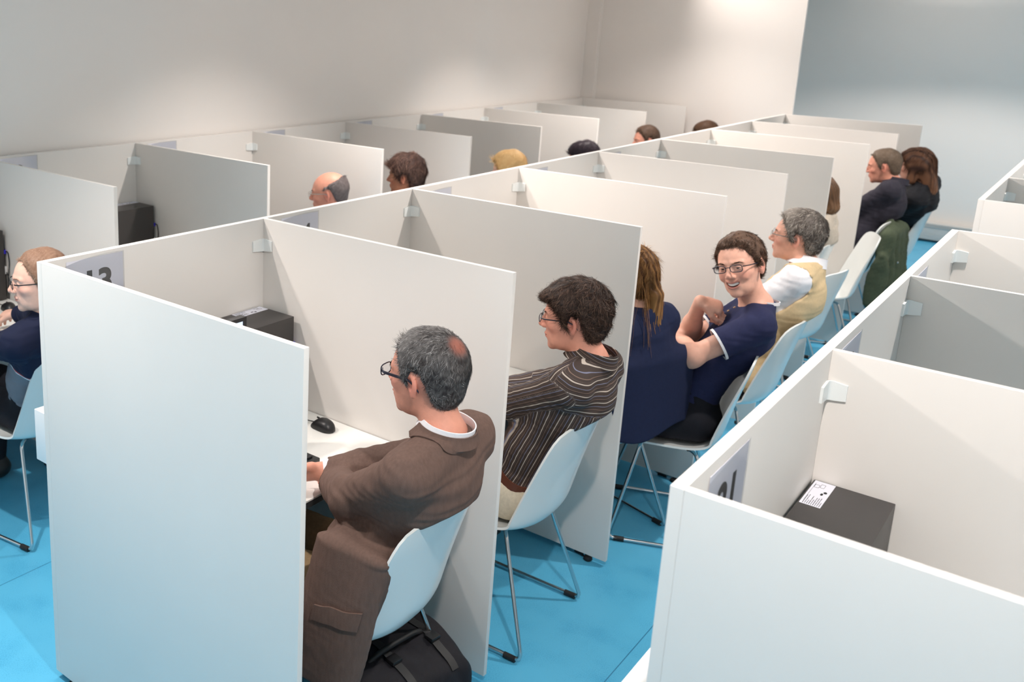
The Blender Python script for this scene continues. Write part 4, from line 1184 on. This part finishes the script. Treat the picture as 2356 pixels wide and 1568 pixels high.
for n in 'LR':
    v = nrm(J['el'+n]-J['sh'+n]); c0 = J['sh'+n]+v*.166; e1 = nrm(np.cross(v, [0, .3, 1])); e2 = np.cross(v, e1)
    loop = [c0+(e1*math.cos(a)+e2*math.sin(a))*.0665 for a in np.linspace(0, 2*math.pi, 40)]
    G = np.array([[p, p+v*.010] for p in loop[:-1]]); b = MB(); b.sheet(G, .004, closed_u=True); b.build('sleeve_trim', pipe, tee)
collar(o, J, K, 'neck_trim', pipe, r0=.062, h0=.036, h1=.022, flare=.004, gap=0.02, tilt=.42)
bt = MB()
for k in range(3):
    p = J['neck']+J['fw']*(.095+.004*k)-J['up']*(.045+.030*k)
    q_ = np.array([p], np.float32)
    for _ in range(6): d_, g_ = grad(ft, q_, .004); q_ = (q_-g_*d_[:, None]).astype(np.float32)
    b = MB(); b.tube([q_[0]-g_[0]*.001, q_[0]+g_[0]*.003], .0055, 14); b.build('button', M_button, tee)
trousers(o, J, K, M_dark); shoes(o, J, K, M_shoe)

# --- man in beige vest
o, st, J, K = person(dict(LAP) | dict(
    label='grey haired man in white shirt and beige vest, seated in profile', at=(1.11, 3.10), rz=R90, near=1,
    head_at=(1.295, 3.22, 1.222), look=(-.99, -.12, .04), skin='fair', hair='short', thick=.016, lump=.003, hc0=(62, 54, 50), hc1=(190, 182, 172), tpow=1.8, temple=.4,
    nstr=7000, slen=.032, sw=.0018, mess=.4, lift=.2, brow=(120, 108, 98), glasses=dict(mat=M_frame_metal, r=.0008, tr=.0008), slouch=(0, .03, 0), shw=.175))
garment(o, J, K, 'white_shirt', M_white_cloth, g=.010, sg=.012, fold=.005, bottom=-.08, neck_drop=0)
collar(o, J, K, 'shirt_collar', M_white_cloth, r0=.064, h0=.062, h1=.016, flare=.014, gap=.4)
garment(o, J, K, 'beige_vest', M_vest, g=.024, sleeve='none', fold=.004, bottom=-.10, neck_drop=.012, open_f=.35)
trousers(o, J, K, M_dark); shoes(o, J, K, M_belt)

# --- woman in beige
o, st, J, K = person(dict(LAP) | dict(
    label='woman in beige top with brown hair, mostly hidden behind divider edges', at=(.78, 5.00), rz=R90, near=0, fem=1,
    head_at=(.925, 5.02, 1.145), look=(-1, .1, -.1), skin='pale', hair='bob', thick=.020, hc0=(74, 54, 40), hc1=(130, 98, 72), long=.06, wisps=150, slouch=(0, .03, 0), shw=.155))
garment(o, J, K, 'beige_top', M_beige, g=.016, fold=.005, flare=.03, bottom=-.14)
trousers(o, J, K, M_dark); shoes(o, J, K, M_shoe)

# --- man in dark shirt
o, st, J, K = person(dict(LAP, **CROSS) | dict(
    label='man with short greying brown hair and dark shirt, arms folded, looking down', at=(.90, 6.12), rz=R90, near=1,
    head_at=(1.075, 6.24, 1.228), look=(-.99, -.10, -.18), skin='ruddy', hair='short', thick=.010, hc0=(88, 74, 62), hc1=(150, 134, 118), nstr=4000, slen=.022, sw=.0016, mess=.3, lift=.1,
    slouch=(0, .03, 0), shw=.19, fat=1.08))
garment(o, J, K, 'dark_shirt', M_char, g=.016, sg=.014, fold=.005, bottom=-.12)
collar(o, J, K, 'shirt_collar', M_char, r0=.064, h0=.060, h1=.014, flare=.016, gap=.45)
trousers(o, J, K, M_dark); shoes(o, J, K, M_shoe)

# --- woman in black
o, st, J, K = person(dict(LAP) | dict(
    label='woman in black jacket with long straight brown hair at the row end', at=(1.03, 6.90), rz=R90, near=1, fem=1,
    head_at=(1.20, 6.70, 1.20), look=(-1, .05, -.12), skin='fair', hair='bob', thick=.018, hc0=(44, 30, 26), hc1=(120, 84, 62), long=.17, wisps=300, nstr=3000, slen=.06, sw=.0022, mess=.1, lift=.02,
    slouch=(0, .03, 0), shw=.165))
garment(o, J, K, 'black_jacket', M_blk, g=.022, sg=.018, flare=.03, fold=.006, bottom=-.16)
trousers(o, J, K, M_dark); shoes(o, J, K, M_shoe)

# --- left row
o, st, J, K = person(dict(LAP) | dict(
    label='man with glasses in navy and grey polo at the left frame edge', at=(-.995, .56), rz=R90+.15, near=2,
    head_at=(-.715, .435, 1.148), look=(-.42, -.90, -.06), skin='pale', hair='short', thick=.007, hc0=(126, 96, 78), hc1=(184, 156, 136), ragged=.004, nstr=5000, slen=.016, sw=.0011, mess=.4, lift=.2,
    brow=(150, 112, 90), glasses=dict(mat=M_frame_black, r=.0016, tr=.0022), slouch=(0, .03, 0), shw=.180, neck_off=(0,.03,-.02), handL=((-.14, .34, .80), (-.40, .0, .55)), handR=((.16, .40, .80), (.40, .1, .60)), fat=1.1))
po, fp = garment(o, J, K, 'polo_shirt', M_polo2, g=.014, sg=.012, sleeve='long', fold=.0045, bottom=-.10, attrs=True)
collar(o, J, K, 'polo_collar', M_polo, r0=.064, h0=.052, h1=.014, flare=.014, gap=.4)
trousers(o, J, K, M_dark); shoes(o, J, K, M_shoe)
def hidden(label, head, look, cl, rz=0, **k):
    x, y = head[0]-.18, head[1]
    d = dict(LAP) | dict(label=label, at=(x, y), rz=R90+rz, near=0, head_at=head, look=look, slouch=(0, .03, 0)) | k
    o, st, J, K = person(d)
    garment(o, J, K, 'shirt', cl, g=.014, fold=.004, bottom=-.10)
    trousers(o, J, K, M_dark); shoes(o, J, K, M_shoe); return x, y
c_a = cloth('blue_grey_shirt', (96, 108, 130)); c_b = cloth('burgundy_sweater', (110, 60, 66)); c_c = cloth('light_grey_sweater', (170, 170, 172))
HS = [
 hidden('bald man with grey side hair and thin glasses behind the middle row', (-1.01, 2.50, 1.197), (-.90, -.43, -.12), c_a, near=1, skin='ruddy', hair='bald', thick=.008, hc0=(92, 84, 84), hc1=(150, 142, 140), nstr=3000, slen=.018, sw=.0014, mess=.4, lift=.1, glasses=dict(mat=M_frame_metal, r=.0008, tr=.0008)),
 hidden('dark short haired woman with hand near mouth behind the middle row', (-1.05, 3.28, 1.203), (-.93, -.35, -.05), c_b, near=1, fem=1, skin='tan', hair='full', thick=.026, lump=.004, hc0=(52, 38, 36), hc1=(128, 100, 88), nstr=5000, slen=.05, sw=.002, mess=.4, lift=.15, fringe=1, shw=.155,
        handL=((-.02, .20, 1.06), (-.30, .2, .70)), hdirL=(.25, -.3, .6), hupL=(0, 1, .2), curlL=(.5, .9, .7)),
 hidden('blonde haired woman, only top of head above the middle row', (-.76, 4.06, 1.193), (-.95, -.30, -.1), c_c, fem=1, skin='pale', hair='bob', thick=.020, hc0=(190, 152, 102), hc1=(232, 204, 152), nstr=2500, slen=.05, sw=.0022, mess=.12, lift=.05, shw=.155),
 hidden('person whose black hair top shows above the middle row', (-.65, 4.95, 1.19), (-.95, -.3, -.2), c_a, skin='tan', hair='full', thick=.022, lump=.004, hc0=(28, 22, 30), hc1=(70, 58, 66), nstr=2500, slen=.04, sw=.0025, mess=.5, lift=.2),
 hidden('man with receding brown hair, forehead visible above the middle row', (-.83, 6.52, 1.196), (-.75, -.66, -.15), c_c, rz=-.3, near=1, skin='ruddy', hair='short', thick=.012, hc0=(66, 50, 40), hc1=(120, 96, 80), nstr=2500, slen=.03, sw=.002, mess=.4, lift=.15),
 hidden('person whose brown hair top shows farthest above the middle row', (-.56, 7.22, 1.208), (-.95, -.3, -.3), c_b, skin='fair', hair='full', thick=.016, hc0=(70, 50, 38), hc1=(120, 92, 70), nstr=2000, slen=.03, sw=.0025, mess=.3, lift=.1)]
CL = ['the bald man', 'the dark short haired woman', 'the blonde haired woman', 'the black haired head', 'the man with receding brown hair', 'the farthest brown haired head']
for (x, y), l in zip(HS, CL): dup(CH, (x, y, 0), R90, 'white chair under %s, hidden by the middle row' % l, 'white shell chairs with chrome sled legs')

# --- green jacket over the chair of the man in dark shirt
def gj(P):
    P = P.astype(np.float32)
    d = cap(P, (-.13, -.325, .80), (.19, -.325, .80), .042, .042)
    d = smin(d, cap(P, (.04, -.325, .79), (.05, -.335, .46), .060, .065, (1, 0, 0), 3.8), .04)
    d = smin(d, cap(P, (-.17, -.32, .78), (-.215, -.30, .30), .042, .050, (0, 1, 0), 1.2), .03)
    d = smin(d, cap(P, (.22, -.33, .78), (.26, -.34, .36), .042, .052, (0, 1, 0), 1.2), .03)
    d = smin(d, cap(P, (0, -.29, .86), (0, -.30, .80), .028, .05, (1, 0, 0), 2.2), .03)
    return d+.013*np.sin(P[:, 0]*62+2*np.sin(P[:, 2]*9)+2)*np.clip((.85-P[:, 2])/.3, .2, 1)+.004*wob(P, 30, 2)
V, F = net(gj, *[np.arange(a, b, .009*QUICK, dtype=np.float32) for a, b in ((-.34, .40), (-.48, -.18), (.18, .95))])
oj = thing('green_jacket', 'olive green jacket hung over the chair of the man in dark shirt', 'jacket', (.90, 6.12, 0), R90)
mesh_vf('coat_body', V, F, M_green, oj); MB().ell((-.10, -.40, .60), (.008, .006, .008)).build('snap_button', M_chrome, oj)

# --- black bag under the nearest chair
bg = thing('bag', 'black bag with buckled straps on the floor under the nearest chair', 'bag', (1.0, .56, 0), math.radians(-8))
def bagf(P):
    P = P.astype(np.float32); q = np.abs(P-np.array([0, 0, .15], np.float32))-np.array([.10, .17, .125], np.float32)
    d = np.sqrt((np.maximum(q, 0)**2).sum(1))+np.minimum(q.max(1), 0)-.03
    d = smax(d, (P@nrm(np.array([.55, 0, 1.0])).astype(np.float32))-.27, .05)
    return np.maximum(d+.004*wob(P, 22, 3), .002-P[:, 2])
V, F = net(bagf, *[np.arange(a, b, .008, dtype=np.float32) for a, b in ((-.17, .17), (-.24, .24), (-.02, .36))])
mesh_vf('bag_body', V, F, cloth('black_nylon', (28, 27, 32), .6), bg)
for y in (-.05, .12):
    pts = np.array([[x, y, .0] for x in np.linspace(-.09, .12, 14)], np.float32); pts[:, 2] = .28-.55*pts[:, 0]*.5
    for _ in range(6): d_, g_ = grad(bagf, pts, .004); pts = (pts-g_*(d_-.004)[:, None]).astype(np.float32)
    b = MB(); G = np.array([[p-np.array([0, .014, 0]), p+np.array([0, .014, 0])] for p in pts]); b.sheet(G, .003); sp_ = b.build('strap', M_rubber, bg)
    c_ = pts[6]; b = MB(); b.box(c_-np.array([.018, .020, .003]), c_+np.array([.018, .020, .010]), .004); b.build('buckle', M_blackpl, sp_)
b = MB(); b.tube(fillet([(-.04, -.15, .27), (-.02, -.08, .32), (-.02, .08, .32), (-.04, .15, .27)], .05), .009, 10); b.build('carry_handle', M_rubber, bg)
